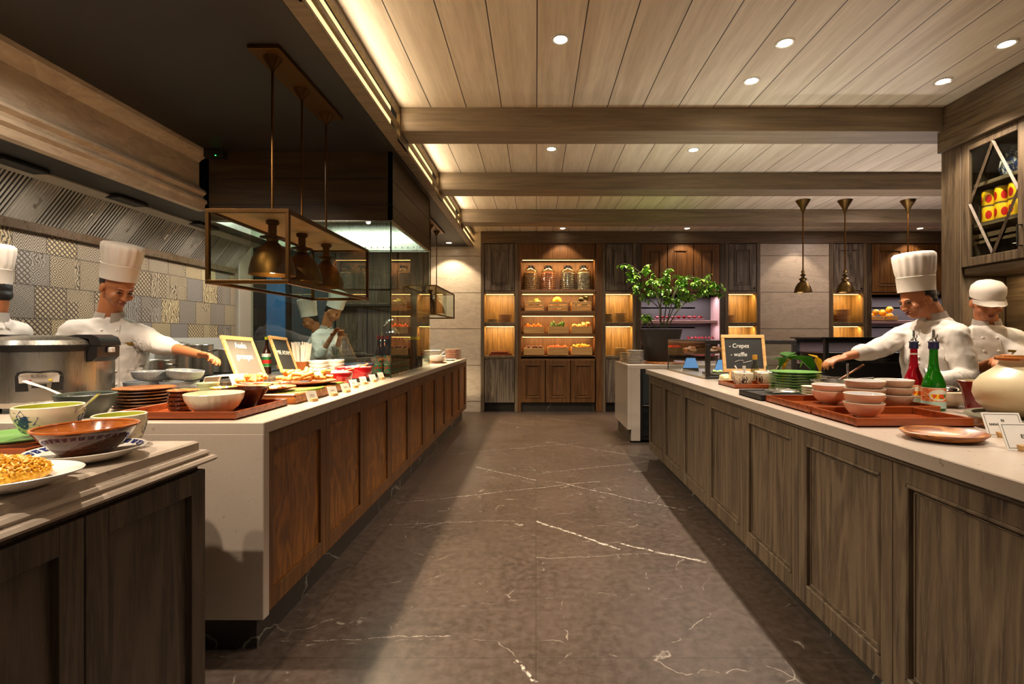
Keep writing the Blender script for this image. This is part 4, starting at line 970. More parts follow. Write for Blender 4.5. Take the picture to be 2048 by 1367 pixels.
def castpan(label,loc,R,h,ladle_d):
    t=thing('enamel_casserole',label,'casserole',loc)
    MB().lathe([(0,0),(R*.8,0),(R*.88,.012),(R*.9,.02),(R*.9,h*.3)],48,cap=False).build('underside',MT['dkenamel'],t)
    MB().lathe([(R*.9,h*.3),(R*.98,h*.6),(R,h),(R*1.03,h+.003),(R*1.02,h+.008),(R*.95,h+.004)],48,cap=False).build('body',MT['redenamel'],t)
    MB().lathe([(R*.95,h+.004),(R*.90,h*.4),(R*.8,.02),(0,.018)],48,cap=False).build('inside',MT['white_ceramic'],t)
    MB().lathe([(0,h*.72),(R*.93,h*.72)],40,cap=False).build('soup',plain('pale_coconut_soup','d8c49a',.2,0,.1,30,.2),t)
    for s in (-1,1): MB().tube([(R*.98,s*.045,h),(R*1.22,s*.03,h+.004),(R*1.25,0,h+.006),(R*1.22,-s*.03,h+.004),(R*.98,-s*.045,h)] if s>0 else [(-R*.98,.045,h),(-R*1.22,.03,h+.004),(-R*1.25,0,h+.006),(-R*1.22,-.03,h+.004),(-R*.98,-.045,h)],.007,8).build('handle',MT['redenamel'],t)
    return t
castpan('red enamel casserole of pale soup nearer on the left counter',(-1.345,3.20,CT),.140,.09,0).rotation_euler=(0,0,PI/2)
castpan('red enamel casserole with lug handle further along by the glass screen',(-1.34,3.60,CT),.130,.10,0).rotation_euler=(0,0,PI/2)
spoon('ladle','wooden ladle handle sticking out of the nearer red casserole',P(708,736,3.3),(-1.345,3.22,CT+.075),MT['platewood'],.006,.02,'ladle')
spoon('ladle','wooden ladle handle sticking out of the further red casserole',P(735,727,3.7),(-1.34,3.60,CT+.085),MT['platewood'],.007,.02,'ladle')
t=thing('blue_rim_pan','white enamel pan with blue rim behind the kiosk glass','pan',(-1.50,4.15,CT))
MB().lathe([(0,0),(.11,0),(.13,.03),(.14,.09),(.136,.09),(.12,.03),(0,.01)],40,cap=False).build('body',MT['white_ceramic'],t)
MB().lathe([(.137,.085),(.146,.088),(.146,.098),(.137,.096)],40,cap=False).build('rim',plain('blue_enamel','1c3f9a',.2),t)
# name cards
def namecard(label,base,w,h,yaw,lines,blockmat=None,tilt=.35,size=.012,border=True):
    t=thing('name_card',label,'name card',base,yaw)
    M=Matrix.Rotation(-tilt,4,'X')
    c=MB().box(-w/2,w/2,-.001,.001,0,h).xform(M).build('card',MT['paper'],t)
    for i,(tx,fx,fz,s_) in enumerate(lines):
        p=M@Vector((fx*w,-.0016,fz*h)); text(tx,s_,MT['ink'],c,p,(PI/2-tilt,0,0),'printed_lettering')
    if border:
        mb=MB(); b=.006; q=.0012
        for a in ((-w/2+b,w/2-b,b,b+q),(-w/2+b,w/2-b,h-b-q,h-b),(-w/2+b,-w/2+b+q,b,h-b),(w/2-b-q,w/2-b,b,h-b)): mb.box(a[0],a[1],-.0015,-.001,a[2],a[3])
        mb.xform(M).build('printed_border',MT['ink'],c)
    MB().box(-w*.28,w*.28,-.014,.012,0,.016,bev=.001).build('holder',blockmat or MT['lightwood'],t)
    return t
cards=[(627,802,'nearest small name card by the red tray on the left counter'),(668,791,'second name card from the near end of the left counter'),(694,784,'third name card, beside the bright leaf on the left counter'),
(710,775,'fourth name card, below the nearer red casserole'),(729,768,'fifth name card, at the foot of the further red casserole'),(748,763,'sixth name card, just past the red casseroles'),(764,758,'farthest small name card right before the glass screen')]
for px,py,l in cards:
    Z=.33*F/(py-672); namecard('white '+l,(wx(px,Z),Z,CT),.062,.056,1.15,[('~~~~',0,.6,.012)],border=False,tilt=.4)
# napkin / folded sheet, utensil pot
mb=MB(); w_=.07
pts=[(-.11,0),(-.075,.07),(-.06,.108),(.07,.115),(.085,.08),(.10,0)]
for a,b in zip(pts,pts[1:]): mb.box(0,1,0,1,0,1) if False else mb.prism([(a[0],a[1]),(b[0],b[1]),(b[0]*.98,b[1]-.004),(a[0]*.98,max(0,a[1]-.004))],'y',-w_,w_)
bm_obj('folded_napkin','white folded cloth cover standing between the hatched bowls and the first chalkboard','napkin',mb,MT['coat'],(-1.74,2.735,CT+.0015),(0,0,.0))
# beyond the kiosk : end of the counter
t=thing('fluted_dish','white fluted dish of food on a wooden saucer near the marble wall','dish',(-1.22,6.05,CT))
MB().lathe([(0,0),(.09,0),(.12,.008),(.118,.012),(0,.010)],36,cap=False).build('saucer',MT['platewood'],t)
MB().lathe([(.05,.012),(.085,.025),(.105,.09),(.10,.09),(.07,.03),(0,.025)],72,wob=lambda a,k,z:1+.03*abs(math.sin(a*12)),cap=False).build('body',MT['white_ceramic'],t,smooth=60)
MB().ball((0,0,.07),.075,(1,1,.35),sub=3,jit=.3).build('food',plain('orange_food','c4602a',.5,0,.4,50,.5),t)
spoon('spoon','white ceramic spoon leaning out of the fluted dish',(-1.13,6.05,1.04),(-1.20,6.05,.98),MT['white_ceramic'],.006,.015)
f=lambda:tag(MB().lathe(plateprof(.118,.012),36,cap=False).build('dinner_plate',MT['white_ceramic']),'x','plate','white plates at the far end of the left counter')
stack(f,9,(-1.36,6.45,CT),.0165,lambda i:ordn(i,9,'white dinner plate','behind the white fluted dish'))
f=lambda:tag(MB().lathe(plateprof(.118,.013),36,cap=False).build('dinner_plate',MT['pink_plate']),'x','plate','dusty pink plates at the far end of the left counter')
stack(f,9,(-1.19,7.05,CT),.0165,lambda i:ordn(i,9,'dusty pink plate','at the end of the left counter'))
bm_obj('dinner_plate','small pale blue dish lying between the fluted dish and the pink plates','plate',MB().lathe(plateprof(.085,.02),36,cap=False),plain('pale_blue_glaze','9aa7a4',.25),(-1.16,6.62,CT))
# sauce bottles along the glass
MT['lab_teal']=bandlabel('teal_red_label',[(0,'0d6d62'),(.08,'0f7f74'),(.20,'c2401e'),(.235,'0f7f74'),(.30,'e0d6c0'),(.315,'10655c')],[(0,'c23a1c'),(.5,'e09a3a'),(.8,'0f7f74')],55)
MT['sauce_brown']=plain('brown_sauce_bottle','3a140a',.1); MT['capred']=plain('red_cap','a02418',.35); MT['capyel']=plain('yellow_cap','c8a01c',.35)
first=None
for i in range(11):
    for j in range(2):
        y=4.0+i*.105; x=-1.205-j*.08
        c=MT['capred'] if i<5 else (MT['capyel'] if i<10 else plain('lime_cap','a9c020',.35))
        lab='%s capped sauce bottle, %s from the front in the %s row'%('red' if i<5 else 'yellow' if i<10 else 'lime',(['first']+ORD[1:]+['last'])[i], 'outer' if j==0 else 'inner')
        key=(i>=5,i>=10,i>=6)
        bottle('sauce_bottle',lab,(x,y,CT),.034,.325+.01*(i<5),MT['sauce_brown'],MT['lab_teal'] if i<6 else None,c,group='sauce bottles lined up inside the kiosk glass',n=18,labz=(.08,.52),caph=.09)
# heat lamp station inside the kiosk
t=thing('heat_lamp','chrome heat lamp arch over roast chickens inside the glass kiosk','heat lamp',(-1.50,5.05,CT))
MB().tube([(-.09,0,0),(-.09,0,.36),(-.075,0,.44),(-.02,0,.49),(.03,0,.5)],.008,10).build('arch',MT['chrome'],t)
MB().tube([(.09,0,0),(.09,0,.38)],.009,10).build('post',MT['chrome'],t)
MB().lathe([(.02,.42),(.03,.41),(.075,.375),(.078,.37)],28,c=(.03,0,0),cap=False).build('shade',MT['chrome'],t)
MB().lathe([(0,.372),(.06,.372)],20,c=(.03,0,0),cap=False).build('bulb',emit('heat_bulb','fff2d8',14),t)
for i in range(3): bm_obj('roast_chicken','glazed roast chicken '+('left','middle','right')[i]+' on the hook under the heat lamp','roast chicken',MB().ball((0,0,0),.045,(.9,.8,1.25),sub=3,jit=.4,seed=i).ball((.03,-.02,-.03),.02,(1,1,1.6),sub=2),plain('glazed_roast_%d'%i,'b0501a',.25,0,.3,30,.3),(-1.60+i*.10,5.16,CT+.205),group='roast chickens under the heat lamp')
bm_obj('hanging_rail','steel rail holding the roast chickens under the heat lamp','rail',MB().tube([(-1.66,5.16,1.185),(-1.34,5.16,1.185)],.005,6).tube([(-1.66,5.16,1.185),(-1.66,5.16,.9)],.005,6).tube([(-1.34,5.16,1.185),(-1.34,5.16,.9)],.005,6),MT['steel'],(0,0,0))
t=thing('utensil_holder','steel utensil holder with handles inside the kiosk behind the white bowls','utensil holder',(-1.72,4.25,CT))
MB().lathe([(0,0),(.05,0),(.05,.16),(.046,.16),(.046,.01)],28,cap=False).build('pot',MT['steel'],t)
for i in range(4): MB().tube([(-.02+.014*i,0,.05),(-.05+.03*i,.0,.24-.02*i)],.006,8).build('handle',MT['chrome'],t)
# ================================================================== COOK LINE
t=thing('cooking_range','long steel cooking range below the batik tiles','range',(-3.05,4.3,0))
MB().box(-.34,.30,-1.0,1.24,.08,.86,bev=.005).build('body',MT['steel'],t)
MB().box(-.34,.31,-1.0,1.24,.86,.875).build('top',MT['black'],t)
def pot(label,px,py,Z,R,h,zb,lid=False,hm=True):
    x=wx(px,Z); t=thing('stock_pot',label,'pot',(x,Z,zb))
    MB().lathe([(0,0),(R-.005,0),(R,.006),(R,h),(R+.006,h+.002),(R+.004,h+.006),(R-.003,h),(R-.003,.01),(0,.008)],40,cap=False).build('body',MT['steel'],t)
    for s in (-1,1): MB().tube([(s*R,-.035,h*.8),(s*(R+.03),-.03,h*.82),(s*(R+.03),.03,h*.82),(s*R,.035,h*.8)],.005,8).build('handle',MT['chrome'],t)
    if lid: MB().lathe([(R+.003,h+.004),(R*.6,h+.02),(0,h+.028)],40,cap=False).build('lid',MT['steel'],t)
    return t
pot('wide steel stock pot with bright rim nearest on the range',308,713,3.62,.125,.17,.88)
pot('tall steel stock pot with ladle behind the nearest pot on the range',345,684,4.12,.12,.28,.88,True)
pot('tall steel stock pot in the middle of the range',398,690,4.42,.11,.27,.88)
pot('large steel stock pot near the tiled wall end of the range',455,697,4.85,.16,.22,.88)
t=thing('frying_pan','black iron frying pan on the front of the range','pan',(-2.83,3.96,.88))
MB().lathe([(0,0),(.07,0),(.095,.04),(.093,.042),(.068,.008),(0,.006)],36,cap=False).build('pan',MT['dkenamel'],t)
MB().tube([(.08,-.04,.035),(.15,-.16,.06)],.009,8).build('handle',MT['black'],t)
t=thing('prep_counter','steel prep counter with raised oak shelf at the end of the cook line','counter',(-3.0,5.35,0)); t.location=(-3.42,6.1,0)
MB().box(-.30,.27,-.2,.2,.0,.88).build('body',MT['steel'],t)
MB().box(-.30,.27,-.2,.2,.88,1.17).build('shelf_box',MT['oak_grey'],t)
# ================================================================== LANTERNS
def lantern(label,zn,zf,xs):
    xl,xr=-1.568,-1.17; zt,zb=1.834,1.479
    t=thing('glass_lantern',label,'pendant light',(-1.366,(zn+zf)/2,2.69)); o=Vector((-1.366,(zn+zf)/2,2.69))
    L=lambda x,y,z:(x-o.x,y-o.y,z-o.z)
    w=.018
    mb=MB()
    def bb(x0,x1,y0,y1,z0,z1): a=L(x0,y0,z0);b=L(x1,y1,z1); mb.box(a[0],b[0],a[1],b[1],a[2],b[2],bev=.0015)
    for z in (zt,zb+w):
        bb(xl,xr,zn,zn+w,z-w,z); bb(xl,xr,zf-w,zf,z-w,z); bb(xl,xl+w,zn+w,zf-w,z-w,z); bb(xr-w,xr,zn+w,zf-w,z-w,z)
    for x in (xl,xr-w):
        for y in (zn,zf-w): bb(x,x+w,y,y+w,zb+w,zt-w)
    mb.build('frame',MT['brass'],t)
    mb=MB(); bb(xl+w,xr-w,zn+w,zf-w,zt-.006,zt-.002); mb.build('top_plate',MT['brass_dk'] if False else plain('warm_tan_plate','a88c68',.5),t)
    for q in ((xl+w,xr-w,zn+.007,zn+.011),(xl+w,xr-w,zf-.011,zf-.007),(xl+.007,xl+.011,zn+w,zf-w),(xr-.011,xr-.007,zn+w,zf-w)):
        mb=MB(); bb(q[0],q[1],q[2],q[3],zb+w,zt-w); mb.build('glass_pane',MT['glass'],t)
    mb=MB(); bb(-1.446,-1.286,zn+.13,zf-.16,2.668,2.69); mb.build('ceiling_plate',MT['brassd'],t)
    mb=MB()
    for y in xs:
        a=L(-1.366,y,0)
        b=MB().lathe([(.0,0),(.045,0),(.043,-.006),(.012,-.055),(.010,-.065),(0,-.065)],28,c=(a[0],a[1],2.668-o.z),cap=False).build('canopy',MT['brass'],t)
        MB().tube([L(-1.366,y,2.61),L(-1.366,y,zt-.002)],.0065,10).build('rod',MT['brass'],t)
        z0=zt-.006
        pr=[(0,0),(.028,0),(.032,-.008),(.030,-.018),(.020,-.024),(.020,-.07),(.026,-.078),(.058,-.086),(.060,-.090),(.030,-.094),(.026,-.11),(.040,-.125),(.075,-.16),(.098,-.21),(.108,-.255),(.110,-.282),(.107,-.282),(.104,-.255),(.092,-.21),(.07,-.165),(.0,-.135)]
        MB().lathe(pr,40,c=(a[0],a[1],z0-o.z),cap=False).build('bell_shade',MT['brassd'],t)
        MB().ball((a[0],a[1],z0-.24-o.z),.03,(1,1,1.1),sub=3).build('bulb',emit('warm_bulb','ffd9a0',22) if 'bulb' not in MT else MT['bulb'],t)
        MT['bulb']=t.children[-1].data.materials[0]
        Ls=bpy.data.lights.new('lantern_lamp','SPOT'); Ls.energy=34; Ls.color=(1,.76,.48); Ls.spot_size=math.radians(130); Ls.spot_blend=.5; Ls.shadow_soft_size=.03
        lo=bpy.data.objects.new('lantern_lamp',Ls); COL.objects.link(lo); lo.location=(-1.366,y,z0-.285)
    return t
lantern('nearest glazed brass box lantern with three bell shades above the left counter',2.32,3.43,(2.54,2.86,3.19))
lantern('far glazed brass box lantern hanging beyond the kiosk by the marble wall',5.75,7.05,(5.95,6.34,6.73))
# ================================================================== RIGHT COUNTER TABLEWARE
tray('serving_tray','nearer red lacquered tray at the right counter edge, holding the two pink bowls',1.16,1.585,1.772,2.062,CT,.034)
tray('serving_tray','further red lacquered tray holding three stacks of pinkish bowls',1.16,1.715,2.075,2.475,CT,.034)
MT['pinkbowl']=plain('salmon_glazed_ceramic','dcae8e',.22,0,.08,14,.05,Coat_Weight=.3); MT['texbowl']=plain('textured_beige_pink_ceramic','bfa084',.4,0,.2,90,.9)
MT['palein']=plain('pale_grey_inner_glaze','c9c4c4',.2,0,.03)
def pbowl(R=.072,h=.058,mat=None):
    t=thing('soup_bowl','x','bowl'); s=R/.072; k=h/.058
    MB().lathe([(0,0),(.028*s,0),(.03*s,.003),(.05*s,.014*k),(.064*s,.032*k),(.0705*s,.05*k),(.072*s,.058*k)],44,cap=False).build('body',mat or MT['pinkbowl'],t)
    MB().lathe([(.072*s,.058*k),(.0705*s,.0595*k),(.069*s,.058*k)],44,cap=False).build('rim',MT['cream'],t)
    MB().lathe([(.069*s,.058*k),(.067*s,.05*k),(.0605*s,.033*k),(.046*s,.0175*k),(.025*s,.008*k),(0,.007*k)],44,cap=False).build('inside',MT['palein'],t)
    return t
TZ=CT+.0065
G='pinkish soup bowls on the red trays'
def bstack(n,x,y,dz,R,h,mat,lab,where):
    f=lambda:pbowl(R,h,mat)
    r=stack(f,n,(x,y,TZ),dz,lambda i:ordn(i,n,lab,where),.0004)
    for o in r: o['group']=G
    return r
bstack(2,1.315,1.965,.036,.072,.058,MT['pinkbowl'],'salmon pink bowl','on the nearer red tray')
r=bstack(2,1.42,2.37,.030,.078,.060,MT['pinkbowl'],'wide salmon pink bowl','at the left back of the further tray')
bstack(3,1.465,2.185,.034,.080,.058,MT['texbowl'],'rough textured bowl','in the middle of the further tray')
bstack(3,1.63,2.23,.034,.076,.058,MT['texbowl'],'rough textured bowl','right of the further tray')
# syrup bottles with fruit labels
def syrup(label,x,y,body,liq,full):
    t=thing('syrup_bottle',label,'bottle',(x,y,CT),-.9); R=.041
    MB().lathe([(0,0),(R*.92,0),(R,.006),(R,.108),(R*.98,.120),(R*.8,.150),(R*.52,.182),(R*.40,.215),(R*.355,.262),(R*.36,.285),(R*.34,.287)],40,cap=True).build('body',body,t)
    if full: MB().lathe([(R*.36+.0006,.225),(R*.345+.0006,.262)],30,cap=False).build('empty_neck',plain('pale_clear_neck_glass','bcae9c',.08),t)
    lb=NT('fruit_label_'+label.split()[0]); sx=lb.n('ShaderNodeSeparateXYZ',{0:lb.coord()}); z=sx.outputs[2]
    an=lb.m_('MULTIPLY',lb.m_('ARCTAN2',sx.outputs[1],sx.outputs[0]),R); dz=lb.m_('SUBTRACT',z,.073)
    da=lb.m_('ADD',an,R*PI/2*.55)
    e=lb.m_('SQRT',lb.m_('ADD',lb.m_('POWER',lb.m_('DIVIDE',da,.036),2.),lb.m_('POWER',lb.m_('DIVIDE',dz,.026),2.)))
    vo=lb.n('ShaderNodeTexVoronoi',{'Vector':lb.coord(),'Scale':95.}); fr=lb.ramp(vo.outputs[1],[(0,'d84a1c'),(.35,'e8c020'),(.6,'c8301c'),(.75,'4c7a2a'),(.88,'6a2a5a')],'CONSTANT')
    edge=lb.ramp(lb.noise(lb.coord(),60,2),[(.35,'d86a3a'),(.5,'e0a060'),(.62,'b83820')],'CONSTANT')
    c=lb.mix(lb.m_('LESS_THAN',e,1.0),edge,'d8d6c4')
    c=lb.mix(lb.m_('MULTIPLY',lb.m_('LESS_THAN',e,.82),lb.m_('MULTIPLY',lb.m_('LESS_THAN',dz,.004),lb.m_('GREATER_THAN',dz,-.018))),c,fr)
    c=lb.mix(lb.m_('LESS_THAN',z,.043),c,'a9c4b4')
    c=lb.mix(lb.m_('GREATER_THAN',z,.1035),c,'e4ddcc')
    l=MB().lathe([(R+.0006,.012),(R+.0007,.106)],48,cap=False).build('label',lb.bsdf(c,.35),t)
    text('DHT',.008,MT['ink'],None,(0,0,0),(0,0,0)) if False else None
    MB().lathe([(0,.284),(.0175,.284),(.0185,.29),(.0175,.312),(.019,.314),(.021,.318),(.016,.322),(0,.322)],24,cap=False).build('collar',plain('dark_blue_collar','1c1c3c',.35),t)
    MB().lathe([(.014,.321),(.0115,.330),(.007,.334),(.0058,.338),(.0048,.372),(.0035,.376),(0,.376)],20,cap=False).build('pourer',MT['chrome'],t)
    MB().tube([(.006,0,.33),(.013,0,.345),(.012,0,.352)],.002,6).build('air_tube',MT['chrome'],t)
    t.scale=(1.08,1.08,.96) if not full else (1.0,1.0,.955)
    return t
MT['red_syrup']=NT('red_syrup_glass').bsdf('9c0c1c',.05,0,Transmission_Weight=.35,IOR=1.4,Emission_Color=srgb('000000'))
MT['green_glass']=NT('green_bottle_glass').bsdf('1f7a10',.05,0,Transmission_Weight=.55,IOR=1.4)
syrup('green glass syrup bottle with pourer and fruit label, right of the pair',1.785,2.20,MT['green_glass'],None,False)
syrup('red syrup bottle with pourer and fruit label, left behind the green one',1.80,2.335,MT['red_syrup'],None,True)
# ladle bowl, red pot, jar
bm_obj('serving_bowl','beige steel-toned bowl with ladle right of the green bottle','bowl',MB().lathe([(0,0),(.035,0),(.04,.004),(.068,.03),(.078,.062),(.080,.07),(.077,.071),(.072,.055),(.06,.028),(0,.012)],44,cap=False),MT['cream'],(1.935,2.305,CT))
t=thing('ladle','steel ladle with black handle lying in the beige bowl','ladle',(1.935,2.305,CT))
MB().ball((0,-.005,.072),.042,(1.25,1,.62),sub=3).build('scoop',MT['chrome'],t)
MB().tube([(-.04,.0,.09),(-.12,.0,.135),(-.09,.03,.15),(-.05,.05,.17)][:2]+[(-.06,.03,.17)],.006,8).build('handle',MT['black'],t) if False else MB().tube([(-.05,.01,.085),(-.075,.02,.12),(-.03,.09,.165)],[.005,.005,.008],8).build('handle',MT['steel'],t)
t=thing('red_pot','dark red glazed flared pot with cream inside, left behind the big jar','pot',(1.915,2.10,CT))
MB().lathe([(0,0),(.052,0),(.056,.004),(.062,.05),(.075,.11),(.086,.132),(.088,.138),(.084,.139)],48,cap=False).build('body',MT['dkred'],t)
MB().lathe([(.084,.139),(.072,.11),(.058,.05),(.05,.01),(0,.008)],48,cap=False).build('inside',MT['beigeplate'],t)
t=thing('jar_stand','round wooden stand with grey rim under the big cream jar','stand',(1.795,1.75,CT))
MB().lathe([(0,0),(.185,0),(.19,.03),(.19,.034)],56,cap=False).build('stand',MT['platewood'],t)
MB().lathe([(.176,.034),(.20,.034),(.203,.04),(.198,.047),(.18,.046),(.176,.036)],56,cap=False).build('rim',MT['greyplate'],t)
MB().lathe([(0,.0345),(.176,.0345)],40,cap=False).build('top',MT['oak_dark'],t)
t=thing('ceramic_jar','big round cream ceramic jar with brown rim at the right edge','jar',(1.795,1.75,CT+.0355))
MB().lathe([(0,0),(.10,0),(.135,.012),(.168,.05),(.180,.085),(.176,.12),(.155,.15),(.130,.170),(.112,.186),(.104,.2),(.106,.212)],64,cap=False).build('body',plain('cream_pottery','cdbb94',.35,0,.06,5,.3),t)
MB().lathe([(.104,.206),(.118,.209),(.121,.216),(.117,.222),(.104,.221),(.100,.212)],64,cap=False).build('rim',MT['browninner'],t)
MB().lathe([(.101,.21),(.11,.17),(.15,.12),(.15,.04),(0,.02)],48,cap=False).build('inside',MT['beigeplate'],t)
bm_obj('small_bowl','small dark bowl at the right edge beside the lettered card','bowl',MB().lathe([(0,0),(.03,0),(.045,.02),(.05,.04),(.047,.042),(.04,.02),(0,.01)],32,cap=False),MT['brownbowl'],(1.665,1.49,CT))
namecard('white card reading Es Sarang Burung in a wooden holder before the jar',(1.545,1.605,CT),.115,.082,-.12,[('ES',0,.66,.011),('SARANG BURUNG',0,.50,.0105)],tilt=.42)
namecard('white card reading Es at the right edge of the photo',(1.427,1.412,CT),.125,.082,-.10,[('ES',-.06,.5,.016)],tilt=.42)
bm_obj('wooden_plate','oval striped wooden plate lying empty near the right counter edge','plate',MB().lathe([(0,0),(.07,0),(.10,.006),(.118,.020),(.121,.025),(.119,.026),(.097,.011),(.07,.005),(0,.005)],56,cap=False,sc=(1,.86)),MT['platewood'],(1.305,1.57,CT))
# steel pans with upright spoon behind the trays
t=thing('steel_pan','wide shallow steel pan behind the further red tray','pan',(1.64,2.66,CT))
MB().lathe([(0,0),(.11,0),(.125,.05),(.13,.085),(.136,.088),(.127,.088),(.118,.05),(.105,.006),(0,.005)],48,cap=False).build('body',MT['steel'],t)
t=thing('steel_pan','second shallow steel pan behind the syrup bottles','pan',(1.88,2.60,CT))
MB().lathe([(0,0),(.08,0),(.095,.05),(.10,.085),(.105,.088),(.097,.088),(.09,.05),(.078,.006),(0,.005)],48,cap=False).build('body',MT['steel'],t)
bm_obj('serving_spoon','upright polished steel spoon handle standing in the wide steel pan','spoon',MB().tube([(0,0,0),(0,.0,.05),(-.003,0,.17),(-.004,0,.175)],[.012,.004,.0075,.004],10,(1,.4)),MT['chrome'],(1.655,2.60,CT+.010))
# black tray of forks
t=tray('cutlery_tray','low black tray of forks on the right counter','1'and 1.145,1.385,2.492,2.765,CT,.032,MT['blackpaint'])
MB().box(-.11,.11,-.127,.127,.006,.026).build('liner',MT['black'],t)
for i in range(12):
    x=1.30+.012*(i%6)-.012; y=2.60+.022*(i//6)
    mb=MB(); mb.tube([(-.075,0,.0),(.0,0,.003),(.045,0,.0)],[.0045,.003,.0045],6,(1.5,.6))
    for k in (-1,0,1): mb.tube([(.045,k*.003,0),(.075,k*.003,.003)],.0009,4)
    bm_obj('fork','steel fork bundled in the black cutlery tray','fork',mb,MT['chrome'],(1.31+.004*(i%3),2.565+.011*i,CT+.036+.004*(i%2)),(0,0,.15),group='forks in the black cutlery tray')
# green plates, saucers
f=lambda:tag(MB().lathe([(0,0),(.085,0),(.115,.004),(.140,.012),(.1425,.0145),(.139,.0150),(.11,.008),(.08,.005),(0,.005)],64,wob=lambda a,k,z:1+.006*math.sin(a*18)*(z>.01),cap=False).build('leaf_plate',MT['green_plate']),'x','plate','green leaf plates stacked on the right counter')
stack(f,8,(1.545,2.925,CT),.0152,lambda i:ordn(i,8,'glossy green leaf plate','beside the chalkboard'),.003)
f=lambda:tag(MB().lathe(plateprof(.052,.012,.003,.5),36,cap=False).build('saucer',MT['cream']),'x','saucer','cream saucers before the green plates')
stack(f,5,(1.475,2.62,CT),.0128,lambda i:ordn(i,5,'small cream saucer','before the green plates'),.001)
# tray of flower cups
tray('serving_tray','small red lacquered tray of flower cups in front of the Crepes chalkboard',1.25,1.385,2.995,3.30,CT,.028) if False else tray('serving_tray','small red lacquered tray of flower cups in front of the Crepes chalkboard',1.25,1.62,3.08,3.36,CT,.028)
cps=[(1.335,3.152,'front left cup with plum flowers on the small red tray'),(1.485,3.152,'front right cup with plum flowers beside the green plates'),(1.375,3.286,'back left cup with plum flowers on the small red tray'),(1.53,3.286,'back right cup with plum flowers on the small red tray')]
for i,(x,y,l) in enumerate(cps):
    cup('flower_cup','cream '+l,(x,y,TZ),.060,.088,inner=MT['palein'],fl=MT['blueblack'],a0=-1.9+i*.7,n=4)
    tips=[(1470,729),(1535,729),(1488,732),(1556,729)]
    spoon('spoon','spoon handle leaning out of the '+('front left','front right','back left','back right')[i]+' flower cup',P(tips[[1,3,0,2][i] if False else (2,3,0,1)[i]][0],731,y),(x+.01,y,TZ+.035),MT['white_ceramic'] if i%2==0 else MT['chrome'],.0045,.012)
t=thing('dressing_bottle','small clear glass bottle with yellow cap behind the flower cups','bottle',(1.525,3.415,CT))
MB().lathe([(0,0),(.026,0),(.028,.004),(.028,.09),(.024,.115),(.014,.15),(.013,.17)],28,cap=True).build('body',glassy('dressing_glass','c9cbb8',2.5,1.6),t)
MB().lathe([(0,.003),(.0255,.003),(.0255,.085),(0,.085)],28,cap=False).build('oil',plain('pale_oil','b7ae7c',.1),t)
MB().lathe([(0,.168),(.016,.168),(.016,.2),(0,.2)],20,cap=False).build('cap',plain('amber_yellow_cap','c8902c',.4),t)
chalkboard('wood framed chalkboard reading Crepes waffle on the right counter',(1.345,3.52,.972),(1.665,3.53,.972),.268,(.0,.05,0),.024,[('- Crepes',.40,.70,.044,.95),('- waffle',.38,.47,.044,.95)],leg=False)
cbc=[o for o in bpy.data.objects if o.name.startswith('chalkboard')][-1]
cr=[o for o in bpy.data.objects if o.get('label','').startswith('wood framed chalkboard')][0]
MB().tube([(.05,0,.01),(.04,-.02,-.056)],.008,4).tube([(.27,0,.01),(.28,-.02,-.056)],.008,4).tube([(.16,.012,.2),(.16,.10,-.052)],.008,4).build('leg',MT['lightwood'],cr,smooth=0)
sl=[c for c in cr.children if c.name.startswith('slate')][0]
MB().tube([(.09,-.0035,.075),(.12,-.0035,.085),(.15,-.0035,.085),(.152,-.0035,.068),(.18,-.0035,.075),(.215,-.0035,.082)],.0014,5).build('chalk_squiggle',MT['chalk'],sl)
bm_obj('butter_block','pale yellow wrapped butter block on a steel dish left of the flower cups','butter',MB().ball((0,0,.035),.035,(1.1,.9,.8),sub=3,jit=.35,seed=3),plain('pale_butter','d8cf9a',.5,0,.1,30,.3),(1.335,3.47,CT))
# banana leaves arrangement on dark dish
t=thing('leaf_basket','dark dish of banana leaf cones behind the green plates','dish',(1.80,3.30,CT))
MB().lathe([(0,0),(.09,0),(.13,.03),(.135,.05),(.13,.05),(.1,.02),(0,.01)],36,cap=False).build('dish',MT['dkenamel'],t)
MT['leafy']=plain('yellow_leaf','c9a81c',.4,0,.25,30,.2)
for i,(x0,x1,y0,yy,m,l,w) in enumerate(((1556,1585,742,705,'leafg','dark green banana leaf arching at the back of the leaf dish',.05),(1570,1625,716,742,'leafg','broad dark green banana leaf folded over the leaf dish',.06),
   (1566,1578,745,717,'leafy','yellow leaf tip at the left of the leaf dish',.025),(1640,1616,742,709,'leafy','tall yellow leaf tip at the right of the leaf dish',.025),(1600,1612,735,716,'leafl','lime green bud in the middle of the leaf dish',.012),(1545,1568,718,738,'leafg','small green leaf tip at the far left of the leaf dish',.03))):
    Z=3.24+.02*i; a=P(x0,y0,Z); b=P(x1,yy,Z); mid=(a+b)/2+Vector((0,-.03,.035))
    leaf('banana_leaf',l,[a,mid,b],w,MT[m],'leaf',fold=.5)
bm_obj('squash','pale green squash beside the chalkboard','squash',MB().lathe([(0,-.045),(.04,-.038),(.065,0),(.05,.035),(0,.045)],32,wob=lambda a,k,z:1+.05*abs(math.sin(a*5))),plain('pale_green_squash','7f8450',.35,0,.3,20,.2),(1.735,3.56,CT+.045),(0,0,0))
